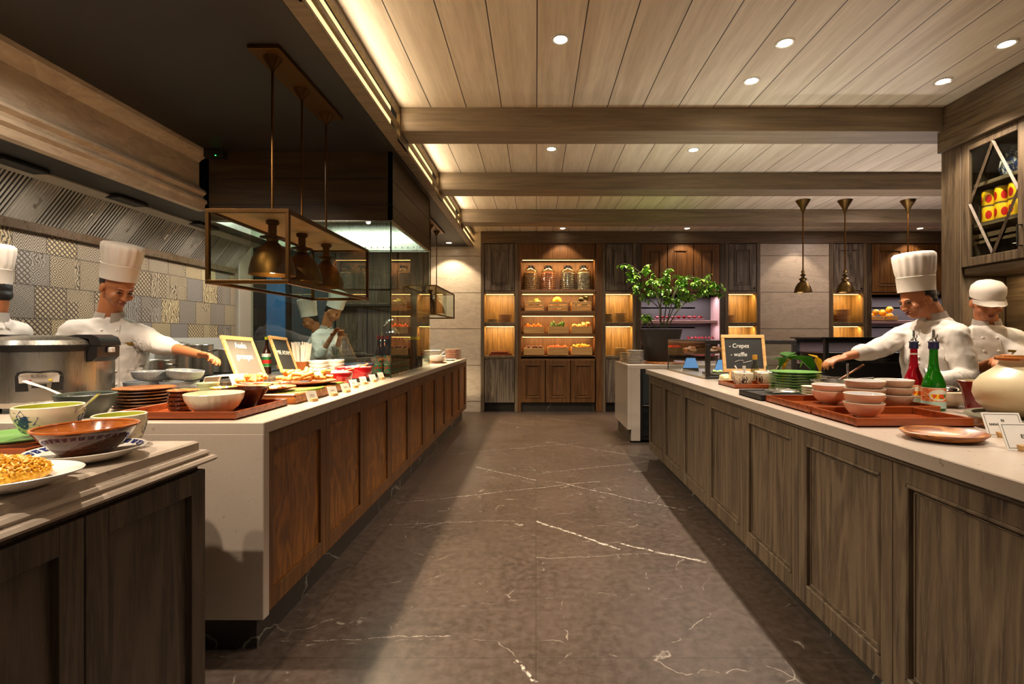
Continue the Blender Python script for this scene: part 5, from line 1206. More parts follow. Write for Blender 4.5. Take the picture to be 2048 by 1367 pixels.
# ---- glass display case on the counter
def case(label,x0,x1,y0,y1,z0,z1,posts):
    t=thing('glass_display_case',label,'display case',((x0+x1)/2,(y0+y1)/2,z0)); ox,oy,oz=(x0+x1)/2,(y0+y1)/2,z0
    L=lambda a,b,c,d,e,f:(a-ox,b-ox,c-oy,d-oy,e-oz,f-oz); w=.026
    mb=MB()
    for q in ((x0,x1,y0,y0+w,z1-w*1.2,z1),(x0,x1,y1-w,y1,z1-w*1.2,z1),(x0,x1,y0,y0+w,z0,z0+.02),(x0,x0+.006,y0+w,y1-w,z1-.008,z1),(x1-w,x1,y0+w,y1-w,z1-.02,z1)): mb.box(*L(*q),bev=.002)
    for p in posts: mb.box(*L(p,p+w*1.3,y0,y0+w,z0+.02,z1-w*1.2),bev=.002)
    mb.box(*L(x0,x0+.008,y1-.02,y1,z0,z1-.01)); mb.box(*L(x1-w,x1,y1-w,y1,z0,z1-.02))
    mb.build('frame',MT['black'],t)
    MB().box(*L(x0,x1,y0+w,y1-w,z0,z0+.012)).build('base',MT['steel'],t)
    for q in ((x0,x0+.005,y0+w,y1-.02,z0+.012,z1-.008),(x0+.01,x1-.01,y0+.01,y0+.014,z0+.02,z1-w*1.2),(x0+.006,x1-w,y0+w,y1-w,z1-.006,z1-.001)): MB().box(*L(*q)).build('glass_pane',MT['glass'],t)
    MB().box(*L(x0+.1,x1-.1,(y0+y1)/2-.1,y1-.1,z0+.155,z0+.16)).build('shelf',MT['glass'],t)
    return t
case('black framed glass display case on the far end of the right counter',1.305,2.0,3.76,4.86,CT,1.2,(1.305,1.62,1.97))
MT['bluerefl']=emit('blue_reflection_glow','86b8f2',.45)  # emissive blue panels imitate reflections in the case glass
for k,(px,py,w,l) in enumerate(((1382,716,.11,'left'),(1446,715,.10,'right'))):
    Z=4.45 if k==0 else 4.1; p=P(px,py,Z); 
    t=thing('blue_reflection',l+' glowing blue trapezoid panel standing for a reflection inside the glass display case','reflection panel',(p.x,p.y,CT+.0125))
    MB().prism([(-.07,.03),(.07,.03),(.038,.12),(-.038,.12)],'y',0,.008).build('reflection panel',MT['bluerefl'],t)
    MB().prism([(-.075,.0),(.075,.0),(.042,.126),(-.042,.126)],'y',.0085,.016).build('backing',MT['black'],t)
t=thing('sweets_tray','wooden tray of pale green rolled pancakes inside the display case','tray',(1.585,4.02,CT+.0135))
MB().box(-.19,.19,-.16,.10,0,.02,bev=.003).build('board',MT['oak_dark'],t)
for i in range(12):
    bm_obj('green_crepe_roll','pale green rolled crepe on the tray in the display case','crepe',MB().ball((0,0,0),.02,(1.5,.8,.55),sub=2,jit=.2,seed=i),plain('pale_green_crepe','a2b070',.5) if i==0 else bpy.data.materials['pale_green_crepe'],(1.45+.052*(i%6),3.92+.07*(i//6),CT+.046),(0,0,1.1),group='green crepe rolls in the display case')
for i,(x,y) in enumerate(((1.45,4.6),(1.7,4.6),(1.88,4.3))):
    bm_obj('pastry','brown pastry on the glass shelf of the display case, '+('left','middle','right')[i],'pastry',MB().ball((0,0,0),.05,(1.3,1,.6),sub=3,jit=.5,seed=i),plain('brown_pastry_%d'%i,'6a3a1c',.5,0,.3,40,.4),(x,y,CT+.202) )
# second case line further back
t=thing('refrigerated_cabinet','tall black framed refrigerated glass cabinet behind the reaching cook','display cabinet',(3.6,5.35,0))
mb=MB(); x0,x1,y0,y1=-.62,1.3,-.3,.3
for q in ((x0,x1,y0,y0+.04,1.165,1.205),(x0,x1,y1-.04,y1,1.165,1.205),(x0,x1,y0,y0+.04,.92,.96),(x0,x0+.04,y0,y0+.04,.96,1.165),(-.25,-.20,y0,y0+.04,.96,1.165),(.5,.55,y0,y0+.04,.96,1.165),(x1-.04,x1,y0,y0+.04,.96,1.165),(x0,x0+.04,y1-.04,y1,.96,1.165)): mb.box(*q,bev=.002)
mb.build('frame',MT['black'],t); MB().box(x0,x1,y0,y1,0,.92).build('body',MT['blackpaint'],t); MB().box(x0+.04,x1-.04,y1-.03,y1-.02,.93,1.165).build('back_panel',MT['pinkwall'],t); MB().box(x0+.04,x1-.04,y0+.06,y1-.04,1.05,1.058).build('shelf',MT['steel'],t); MB().box(x0-.05,x1,y0-.02,y1,1.205,1.22).build('top',MT['black'],t)
MB().box(x0+.02,x1-.02,y0+.01,y0+.014,.96,1.165).build('glass_pane',MT['glass'],t)
for i in range(3): bm_obj('glass_bowl','clear glass salad bowl '+('left','middle','right')[i]+' in the refrigerated cabinet','bowl',MB().lathe([(0,0),(.06,0),(.11,.03),(.135,.075),(.13,.075),(.1,.03),(0,.01)],32,cap=False),plain('frosted_glass_bowl','a59a90',.15) if i==0 else bpy.data.materials['frosted_glass_bowl'],(3.25+.42*i,5.3,.921))
# steel prep bench between the counters behind the cooks, pan with wooden spoon
t=thing('prep_bench','long steel prep bench with open shelf behind the right counter','bench',(2.45,4.3,0))
MB().box(-.28,.35,-.45,.8,.80,.85,bev=.004).build('top',MT['steel'],t); MB().box(-.25,.32,-.42,.77,.0,.80).build('body',MT['black'],t)
t=thing('steel_pan','round steel saucepan with wooden spoon under the reaching hand','pan',(2.12,3.42,CT)); t.location=(1.86,3.02,CT)
MB().lathe([(0,0),(.09,0),(.10,.01),(.105,.07),(.108,.073),(.102,.073),(.095,.01),(0,.008)],40,cap=False).build('body',MT['steel'],t)
MB().tube([(.10,.02,.06),(.26,.06,.065)],.008,8).build('handle',MT['steel'],t)
bm_obj('wooden_spoon','wooden spoon leaning out of the round steel saucepan','spoon',MB().tube([(-.02,0,.02),(.0,0,.05),(.17,.0,.155)],[.015,.006,.007],8),MT['platewood'],(1.85,3.02,CT))
# ---- pendants over the right
def pendant(label,px,Z,zs,ceil=2.928):
    x=wx(px,Z); t=thing('brass_pendant',label,'pendant light',(x,Z,ceil))
    MB().lathe([(0,0),(.085,0),(.075,-.02),(.035,-.09),(.014,-.15),(.008,-.17),(0,-.17)],28,cap=False).build('canopy',MT['brass_dk'],t)
    MB().tube([(0,0,-.16),(0,0,zs-ceil)],.008,10).build('rod',MT['brassd'],t)
    b=zs-ceil
    pr=[(.0,.02),(.012,.015),(.014,0),(.025,-.015),(.014,-.03),(.016,-.04),(.036,-.055),(.018,-.07),(.018,-.085),(.05,-.105),(.04,-.115),(.03,-.13),(.062,-.16),(.085,-.20),(.098,-.25),(.104,-.27),(.101,-.27),(.09,-.24),(.06,-.18),(0,-.15)]
    MB().lathe(pr,40,c=(0,0,b),cap=False).build('bell_shade',MT['brass_dk'],t)
    MB().lathe([(0,-.245),(.075,-.245)],24,c=(0,0,b),cap=False).build('bulb',MT['bulb'],t)
    Ls=bpy.data.lights.new('pendant_lamp','SPOT'); Ls.energy=14; Ls.color=(1,.8,.55); Ls.spot_size=math.radians(120); Ls.spot_blend=.5; Ls.shadow_soft_size=.04
    lo=bpy.data.objects.new('pendant_lamp',Ls); COL.objects.link(lo); lo.location=(x,Z,zs-.28)
# canopies on the ceiling at y~400 -> Z 6.12
for px,l in ((1606,'brass bell pendant in front of the grey marble wall, leftmost of three'),(1690,'brass bell pendant in front of the dark cabinet tower, middle of three'),(1816,'brass pendant rod mostly hidden behind the white chef hat, rightmost of three')):
    pendant(l,px,6.13,wz(541,6.13))
# ---- island items
f=lambda:tag(MB().lathe(plateprof(.095,.012),36,cap=False).build('dinner_plate',MT['beigeplate']),'x','plate','beige plates stacked on the stone island')
stack(f,8,(1.165,6.28,CT),.0155,lambda i:ordn(i,8,'beige plate','at the far left of the stone island'),.002)
f=lambda:tag(MB().lathe(plateprof(.105,.012),36,cap=False).build('dinner_plate',MT['white_ceramic']),'x','plate','plates stacked on the stone island')
stack(f,10,(1.20,5.92,CT),.0165,lambda i:ordn(i,10,'white plate','before the planter on the island'),.002)
bm_obj('wooden_slab','rough brown wooden slab under the planter on the stone island','board',MB().lathe([(0,0),(.30,0),(.31,.01),(.30,.022),(0,.022)],28,wob=lambda a,k,z:1+.05*math.sin(a*3)+.03*math.sin(a*7)),MT['platewood'],(1.62,6.02,CT))
t=thing('planter','dark tapered stone planter on the stone island','planter',(1.545,6.10,CT+.024))
MB().lathe([(0,0),(.165,0),(.17,.01),(.262,.365),(.268,.39),(.25,.392),(.235,.36),(0,.35)],56,cap=False).build('pot',MT['planter'],t)
MB().lathe([(0,.36),(.236,.36)],30,cap=False).build('soil',MT['soil'],t)
# tree
t=thing('potted_tree','small leafy green tree with thin branching stems in the dark planter','tree',(1.545,6.10,CT+.385))
rr=random.Random(21); base=Vector((0,0,0)); ends=[]; mbw=MB()
def tp(px,py,dy=0): p=P(px,py,6.1+dy); return p-Vector((1.545,6.10,CT+.385))
stems=[((1322,655),(1322,620),(1322,575),(1320,548)),((1322,655),(1321,600),(1300,575),(1275,545)),((1322,655),(1318,615),(1290,590),(1262,540)),((1330,655),(1340,620),(1350,585),(1365,560)),
((1335,655),(1352,625),(1385,590),(1420,570)),((1330,655),(1345,620),(1370,580),(1400,560)),((1312,655),(1300,640),(1290,632),(1285,625)),((1300,655),(1292,645),(1284,634),(1272,628)),((1326,655),(1332,615),(1338,570),(1322,532)),((1322,620),(1312,590),(1300,560),(1262,530)),((1335,655),(1360,610),(1400,585),(1440,580)),((1340,600),(1355,575),(1378,555),(1425,560))]
pts_all=[]
for k,s in enumerate(stems):
    dy=rr.uniform(-.22,.22); q=[tp(px,py,dy*(i/3)) for i,(px,py) in enumerate(s)]
    mbw.tube(q,[.008,.006,.005,.003],6)
    n_=len(q)
    for _ in range(7 if k not in (6,7) else 3):
        u=rr.uniform(.42,1)*(n_-1); j=min(int(u),n_-2); p=q[j].lerp(q[j+1],u-j)
        e=p+Vector((rr.uniform(-.17,.17),rr.uniform(-.2,.2),rr.uniform(-.05,.10)))*(1 if k not in (6,7) else .35)
        mbw.tube([p,(p+e)/2+Vector((0,0,.02)),e],[.003,.0025,.0015],5); pts_all.append((p,e))
mbw.build('branches',plain('green_brown_bark','4a4a22',.6,0,.3,40,.3),t)
tn=NT('tree_leaf'); oi=tn.noise(tn.coord(),9,2); MT['tleaf']=tn.bsdf(tn.mix(tn.ramp(oi,[(.35,0.),(.65,1.)]),'4f8a24','9ac84a'),.4,0,Transmission_Weight=.0)
mbl=MB(); bm=mbl.bm
def lf2(p,d,L):
    d=d.normalized(); s=d.cross(Vector((0,0,1))); s=(s if s.length>.1 else Vector((1,0,0))).normalized(); u=s.cross(d)
    w=L*.28; v=[p,p+d*L*.3+s*w+u*w*.3,p+d*L*.65+s*w*.8+u*w*.3-u*L*.06,p+d*L-u*L*.18,p+d*L*.65-s*w*.8+u*w*.3-u*L*.06,p+d*L*.3-s*w+u*w*.3]
    m=[p+d*L*.3,p+d*L*.65-u*L*.05]
    V=[bm.verts.new(x) for x in v]; Mv=[bm.verts.new(x) for x in m]
    for f in ((V[0],V[1],Mv[0]),(V[1],V[2],Mv[1],Mv[0]),(V[2],V[3],Mv[1]),(V[0],Mv[0],V[5]),(Mv[0],Mv[1],V[4],V[5]),(Mv[1],V[3],V[4])): bm.faces.new(f)
for p,e in pts_all:
    for _ in range(17):
        q=p.lerp(e,rr.uniform(.2,1.08)); lf2(q,Vector((rr.uniform(-1,1),rr.uniform(-1,1),rr.uniform(-.9,.25))),rr.uniform(.045,.085))
o=mbl.build('foliage',MT['tleaf'],t,smooth=0); o['kind']='stuff'

L=bpy.data.lights.new('case_light','AREA'); L.shape='RECTANGLE'; L.size=1.8; L.size_y=.05; L.energy=3; L.color=(1,.88,.9)
o=bpy.data.objects.new('case_light',L); COL.objects.link(o); o.location=(3.9,5.2,1.16)
L=bpy.data.lights.new('case_light','AREA'); L.shape='RECTANGLE'; L.size=.6; L.size_y=.03; L.energy=1.2; L.color=(1,.85,.65)
o=bpy.data.objects.new('case_light',L); COL.objects.link(o); o.location=(1.65,3.81,1.165); o.rotation_euler=(.4,0,0)
# ================================================================== BACK WALL CONTENT
def shelf_z(py): return BZ(py)
def crate(label,px0,px1,pyt,pyb,y,slats=3,low=False):
    x0,x1=BX(px0),BX(px1); zb=BZ(pyb)+.002; h=BZ(pyt)-zb; t=thing('wooden_crate',label,'crate',((x0+x1)/2,y,zb)); w=(x1-x0)/2; d=.13
    mb=MB(); n=slats
    for s in (-1,1):
        for i in range(n):
            z0=h*i/n+.003; z1=h*(i+1)/n-.006
            mb.box(-w,w,s*d-.005,s*d+.005,z0,z1,bev=.001); mb.box(s*w-.005,s*w+.005,-d,d,z0,z1,bev=.001)
    for sx in (-1,1):
        for sy in (-1,1): mb.box(sx*(w-.012)-.008,sx*(w-.012)+.008,sy*(d-.012)-.008,sy*(d-.012)+.008,0,h)
    mb.build('slats',MT['lightwood'],t); MB().box(-w+.01,w-.01,-d+.01,d-.01,.001,.008).build('base',MT['lightwood'],t)
    return t,((x0+x1)/2,y,zb),w,h
def fruits(kind,label,group,c,n,r,sc,mat,w,h,jit=.1,z0=None,rot=True,cols=5,top=0):
    cx,cy,cz=c; first=None; rr=random.Random(len(label)*7+n); re=r*(max(sc)*.55+sorted(sc)[1]*.45)*1.02
    hp=Heap(cz+(z0 if z0 is not None else h*.45)*1.5); W=max(.001,w-.012-re); D=max(.001,.118-re)
    for i in range(n):
        x,y,z=hp.best(lambda:(cx+rr.uniform(-W,W),cy+rr.uniform(-D,D)),re,40)
        rt=(rr.uniform(-.4,.4),rr.uniform(-.4,.4),rr.uniform(0,6)) if rot else (0,0,0)
        if first is None: first=bm_obj(kind,label,kind.replace('_',' '),MB().ball((0,0,0),r,sc,sub=3,jit=jit,seed=n),mat,(x,y,z),rt,group)
        else: o=dup(first,(x,y,z),rot=rt)
MT['ribglass']=plain('pale_glass_ribs','a89880',.1,.3)
def jar(label,px,mat,rb,grp):
    x=BX(px); z=BZ(579)+.002; t=thing('glass_jar',label,'jar',(x,YB+.15,z)); R=.122; H_=.405
    pr=[(0,.0),(R*.93,0),(R*.98,.01)]
    nr=rb
    for i in range(nr): 
        zz=.02+i*(.28/nr); pr+=[(R,zz),(R*.965,zz+.14/nr)]
    pr+=[(R,.31),(R*.9,.335),(R*.58,.36),(R*.56,.372)]
    MB().lathe(pr,40,cap=False).build('glass_body',MT['glassj'],t,smooth=60)
    MB().lathe([(0,.004),(R*.93,.004),(R*.93,.285),(R*.6,.30),(0,.30)],32,cap=False).build('contents',mat,t)
    MB().lathe([(R*.52,.365),(R*.62,.368),(R*.64,.40),(R*.58,.405),(0,.405)],32,cap=False).build('lid',MT['chrome'],t)
    mb=MB()
    for i in range(nr): zz=.02+i*(.28/nr); mb.lathe([(R*1.0,zz-.004),(R*1.02,zz),(R*1.0,zz+.004)],40,cap=False)
    mb.build('rib_rings',MT['ribglass'],t)
def cont(name,stops,scale):
    t=NT(name); vo=t.n('ShaderNodeTexVoronoi',{'Vector':t.coord(),'Scale':float(scale)}); return t.bsdf(t.ramp(vo.outputs[1],stops),.5,0,vo.outputs[0],.8,.006)
jar('glass jar of brown crackers, leftmost of four on the top shelf',1061,cont('brown_crackers',[(0,'5a3418'),(1,'b0793c')],40),9,None)
jar('glass jar of red dried chillies, second on the top shelf',1097,cont('dried_red_chillies',[(0,'7a2010'),(1,'d0683c')],60),9,None)
jar('glass jar with horizontal ribs of dark powder, third on the top shelf',1137,cont('dark_powder',[(0,'3a302c'),(1,'7a7068')],60),9,None)
jar('glass jar of pale grey shells, rightmost on the top shelf',1169,cont('pale_shells',[(0,'4a463e'),(1,'c4bcaa')],34),9,None)
cy=YB+.14
FM=lambda n,c,v=.2:plain(n,c,.4,0,v,25,.2)
_,c,w,h=crate('slatted pine crate of green melons, left on the second shelf',1050,1088,602,624,cy,3)
fruits('melon','mottled green melon in the left crate of the second shelf','green melons',c,3,.048,(1.15,1,.9),FM('mottled_melon','5f6a2c',.5),w,h,.1,h*.4,cols=3)
_,c,w,h=crate('slatted pine crate of yellow fruit, middle of the second shelf',1097,1135,602,624,cy,3)
my=FM('yellow_melon','e8b80c',.1)
bm_obj('yellow_melon','large round yellow melon on top of the middle crate','melon',MB().ball((0,0,0),.075,(1,.9,1),sub=3),my,(c[0]-.01,c[1]-.03,c[2]+h+.008))
fruits('lemon','bright yellow lemon in the middle crate of the second shelf','yellow lemons',c,3,.04,(1.1,1,.95),my,w,h,.05,h*.1,cols=2)
_,c,w,h=crate('slatted pine crate of dark avocados, right on the second shelf',1144,1183,602,624,cy,3)
fruits('avocado','dark green avocado in the right crate of the second shelf','dark avocados',c,5,.046,(1.15,1,.85),FM('avocado_skin','1e2412',.4),w,h,.1,h*.4,cols=3)
specs=[(1048,1087,652,667,'left','carrot','short orange carrot','orange carrots',16,.024,(.8,.8,1.3),'d8660c',12),(1097,1137,652,667,'middle','cucumber','green cucumber','green cucumbers',14,.026,(.7,.7,1.6),'2f5a1c',12),(1143,1184,652,667,'right','potato','pale potato','pale potatoes',10,.036,(1,.95,1),'c09a5a',10)]
for a,b,t0,b0,where,k,l,g,n,r,sc,col,cols in specs:
    _,c,w,h=crate('low pine box of %s, %s on the third shelf'%(g,where),a,b,t0,b0,cy,1)
    fruits(k,'%s in the %s box of the third shelf'%(l,where),g,c,n,r,sc,FM(k+'_skin',col),w,h,.1,h*.5,rot=False if k=='potato' else True,cols=5)
specs=[(1048,1088,695,710,'left','shallot','dark red shallot','dark shallots',34,.021,(1,1,1.1),'43201c'),(1096,1136,693,710,'middle','tomato','small orange red tomato','orange red tomatoes',28,.023,(1,1,.9),'d8401c'),(1144,1184,693,710,'right','ginger_root','knobbly yellow ginger root','ginger roots',34,.022,(1.3,.9,.8),'b98a2c')]
for a,b,t0,b0,where,k,l,g,n,r,sc,col in specs:
    _,c,w,h=crate('low pine box of %s, %s on the lowest produce shelf'%(g,where),a,b,t0,b0,cy,1)
    fruits(k,'%s in the %s box of the lowest produce shelf'%(l,where),g,c,n,r,sc,FM(k+'_skin',col,.35),w,h,.35 if k=='ginger_root' else .1,h*.4,cols=6)
# plates in the side towers
def pst(px,pyb,n,R,mat,dz,what,where,y=YB+.14):
    f=lambda:tag(MB().lathe(plateprof(R,.012),28,cap=False).build('dinner_plate',mat),'x','plate',what+' stacks in the wall niches')
    stack(f,n,(BX(px),y,BZ(pyb)+.002),dz,lambda i:ordn(i,n,what,where),.002)
pst(983,644,3,.09,MT['beigeplate'],.018,'beige plate','left in the upper niche of the leftmost tower')
pst(1009,644,6,.11,MT['pink_plate'],.022,'pinkish plate','right in the upper niche of the leftmost tower')
for i,(z,l,dx) in enumerate(((0,'lower wide red tray in the leftmost wall tower',0),(.036,'upper narrow red tray in the leftmost wall tower',-.02))):
    tray('serving_tray',l,BX(978)+i*.03,BX(1022)-i*.05,YB+.02,YB+.28,BZ(711)+z+.002,.03)
pst(1218,644,7,.085,MT['greyplate'],.02,'dark grey plate','left in the upper niche behind the tree')
pst(1243,644,7,.10,MT['beigeplate'],.022,'beige plate','right in the upper niche behind the tree')
pst(1244,711,6,.10,MT['beigeplate'],.022,'beige plate','in the lower niche behind the tree')
pst(1465,644,6,.085,MT['pink_plate'],.02,'brown pink plate','in the upper niche behind the chalkboard')
pst(1695,644,9,.125,MT['pink_plate'],.024,'brown pink plate','in the upper niche behind the middle pendant')
# meat rows on the lilac shelves
t=thing('meat_tray','long dark red tray of raw meat pieces on the upper lilac shelf','tray',(BX(1365),YB+.24,BZ(640)+.002))
MB().box(-.42,.42,-.09,.09,0,.025,bev=.004).build('tray',plain('dark_red_tray','4a1414',.3),t)
mm=plain('raw_red_meat','7a1a1c',.3,0,.4,30,.3)
for i in range(9): bm_obj('meat_cut','piece of raw red meat on the long tray of the upper lilac shelf','meat',MB().ball((0,0,0),.034,(1.1,1,.7),sub=2,jit=.5,seed=i),mm,(BX(1365)-.36+i*.09,YB+.22,BZ(640)+.057),group='raw meat on the upper lilac shelf')
for i in range(8): bm_obj('meat_cut','piece of dark meat on the lower lilac shelf','meat',MB().ball((0,0,0),.024,(1.0,1,.8),sub=2,jit=.4,seed=i+9),mm,(BX(1385)+i*.058,YB+.22,BZ(681)+.047),group='dark meat on the lower lilac shelf')
om=FM('orange_peel','e89a10',.08)
_,c,w,h=crate('wooden crate of oranges at left on the lilac shelf behind the cook',1744,1772,631,640,YB+.2,2)
fruits('orange','bright orange in the left crate on the lilac shelf','oranges in the left crate',c,4,.05,(1,1,1),om,w,h,.02,.012,cols=2)
_,c,w,h=crate('wooden crate of oranges at right on the lilac shelf behind the cook',1775,1802,631,640,YB+.2,2)
fruits('orange','bright orange in the right crate on the lilac shelf','oranges in the right crate',c,4,.053,(1,1,1),om,w,h,.02,.012,cols=2)
# glazed cabinet contents: red tomato tins, blue white jars
tl=NT('tomato_tin_label'); sx=tl.n('ShaderNodeSeparateXYZ',{0:tl.coord()}); an=tl.m_('ARCTAN2',sx.outputs[1],sx.outputs[0]); z=sx.outputs[2]
f1=tl.m_('SUBTRACT',tl.m_('FRACT',tl.m_('MULTIPLY',tl.m_('ADD',an,PI),2.5/PI)),.5)
e=tl.m_('ADD',tl.m_('POWER',tl.m_('MULTIPLY',f1,3.2),2.),tl.m_('POWER',tl.m_('MULTIPLY',tl.m_('SUBTRACT',z,.048),34.),2.))
c=tl.mix(tl.m_('LESS_THAN',e,1.),'e2b414','b81a12'); c=tl.mix(tl.m_('GREATER_THAN',tl.m_('ABSOLUTE',tl.m_('SUBTRACT',z,.055)),.047),c,'c8941c')
MT['tin']=tl.bsdf(c,.35)
k=0; first=None
for i in range(9):
    for j in range(2):
        if first is None:
            first=thing('tomato_tin','x','tin',(0,0,0),0,'yellow tomato tins in the glazed cabinet'); MB().lathe([(.045,.002),(.046,.006),(.046,.104),(.045,.108)],28,cap=False).build('label',MT['tin'],first); MB().lathe([(0,.0),(.045,.0),(.046,.003)],24,cap=False).build('bottom',MT['steel'],first); MB().lathe([(.046,.107),(.046,.11),(.043,.108),(0,.108)],24,cap=False).build('lid',MT['steel'],first); o=first
        else: o=dup(first,(0,0,0))
        o.location=(3.17,3.42-i*.097,2.0225-.0+j*.112); o.rotation_euler=(0,0,.3*i)
        o['label']='yellow tomato tin, %s row, %s from the post'%('upper' if j else 'lower',['first','second','third','fourth','fifth','sixth','seventh','eighth','ninth'][i])
bw=NT('blue_white_porcelain'); n=bw.noise(bw.coord(),16,4,.7,.6); MT['bluewhite']=bw.bsdf(bw.mix(bw.ramp(n,[(.49,0.),(.53,1.)]),'c4c4bc','24386c'),.15)
for i,(y,s,l) in enumerate(((3.30,.85,'left'),(3.13,1,'right'),(2.80,1,'far right'))):
    t=thing('ginger_jar','blue and white porcelain jar '+l+' on the upper shelf of the glazed cabinet','jar',(3.22,y,2.3005)); t.scale=(s*.75,s*.75,s*.95)
    MB().lathe([(0,0),(.07,0),(.10,.03),(.12,.09),(.11,.15),(.07,.175),(.065,.19)],36,cap=True).build('body',MT['bluewhite'],t)
    MB().lathe([(.07,.191),(.075,.2),(.05,.22),(.015,.232),(0,.24)],28,cap=False).build('lid',MT['bluewhite'],t)
# things on the counter behind the right cooks
for i,(y,l) in enumerate(((3.25,'left'),(2.95,'middle'))):
    bm_obj('steel_canister','brushed steel canister %s on the back counter behind the cooks'%l,'canister',MB().lathe([(0,0),(.06,0),(.06,.14),(.055,.16),(0,.165)],28,cap=False),MT['steel'],(3.2,y,.9))
# ================================================================== PEOPLE
def voxelize(mb,vox,smooth=4,fn=None,iters=None):
    me=bpy.data.meshes.new('tmp'); mb.bm.to_mesh(me); mb.bm.free()
    o=bpy.data.objects.new('tmp',me); COL.objects.link(o)
    r=o.modifiers.new('r','REMESH'); r.mode='VOXEL'; r.voxel_size=vox; r.use_smooth_shade=True
    s=o.modifiers.new('s','SMOOTH'); s.iterations=smooth; s.factor=.5
    bpy.context.view_layer.update()
    m2=bpy.data.meshes.new_from_object(o.evaluated_get(bpy.context.evaluated_depsgraph_get()))
    bpy.data.objects.remove(o); bpy.data.meshes.remove(me)
    if fn:
        for v in m2.vertices: v.co=fn(v.co,v.normal)
    m2.polygons.foreach_set('use_smooth',[True]*len(m2.polygons))
    return m2
def link(name,me,mat,parent,loc=None):
    me.materials.clear(); me.materials.append(mat); o=bpy.data.objects.new(name,me); COL.objects.link(o); o.parent=parent; return o
def limb(mb,p,q,r1,r2,n=12):
    p,q=Vector(p),Vector(q); mb.tube([p,(p+q)/2,q],[r1,(r1+r2)/2*1.03,r2],n); mb.ball(p,r1,sub=2); mb.ball(q,r2,sub=2)
def loft(mb,rings,U,V,n=22):
    bm=mb.bm; R=[]
    for c,rx,ry in rings: R.append([bm.verts.new(Vector(c)+U*rx*math.cos(2*PI*i/n)+V*ry*math.sin(2*PI*i/n)) for i in range(n)])
    for A,B in zip(R,R[1:]):
        for i in range(n): j=(i+1)%n; bm.faces.new((A[i],A[j],B[j],B[i]))
    bm.faces.new(R[0][::-1]); bm.faces.new(R[-1])
def hand(mb,w,d,nrm,side,curl=.5,s=1):
    w,d,nrm=Vector(w),Vector(d).normalized(),Vector(nrm).normalized(); nrm=(nrm-d*nrm.dot(d)).normalized(); x=d.cross(nrm)*side   # x = towards the thumb
    pc=w+d*.048*s
    M=Matrix((x,d,nrm)).transposed().to_4x4(); M.translation=pc
    v=bmesh.ops.create_icosphere(mb.bm,subdivisions=2,radius=1)['verts']
    for q in v: q.co=M@Vector((q.co.x*.041*s,q.co.y*.052*s,q.co.z*.016*s))
    for k,(off,L) in enumerate(((.028,.070),(.009,.079),(-.010,.073),(-.028,.058))):
        p=w+d*(.088 if k<3 else .082)*s+x*off*s; a=0; dd=d+x*off*1.2
        rr=.0088*s
        for j,f in enumerate((.45,.32,.23)):
            a+=curl*(.75 if j else .45)*(1+.12*k); q=p+(dd.normalized()*math.cos(a)+nrm*math.sin(a))*L*f*s
            limb(mb,p,q,rr,rr*.88,8); p=q; rr*=.9
    p=w+d*.022*s+x*.03*s
    for f,a in ((.038,.75),(.032,.35)):
        q=p+(d*math.cos(a)+x*math.sin(a)+nrm*.45).normalized()*f*s; limb(mb,p,q,.0115*s,.0095*s,8); p=q
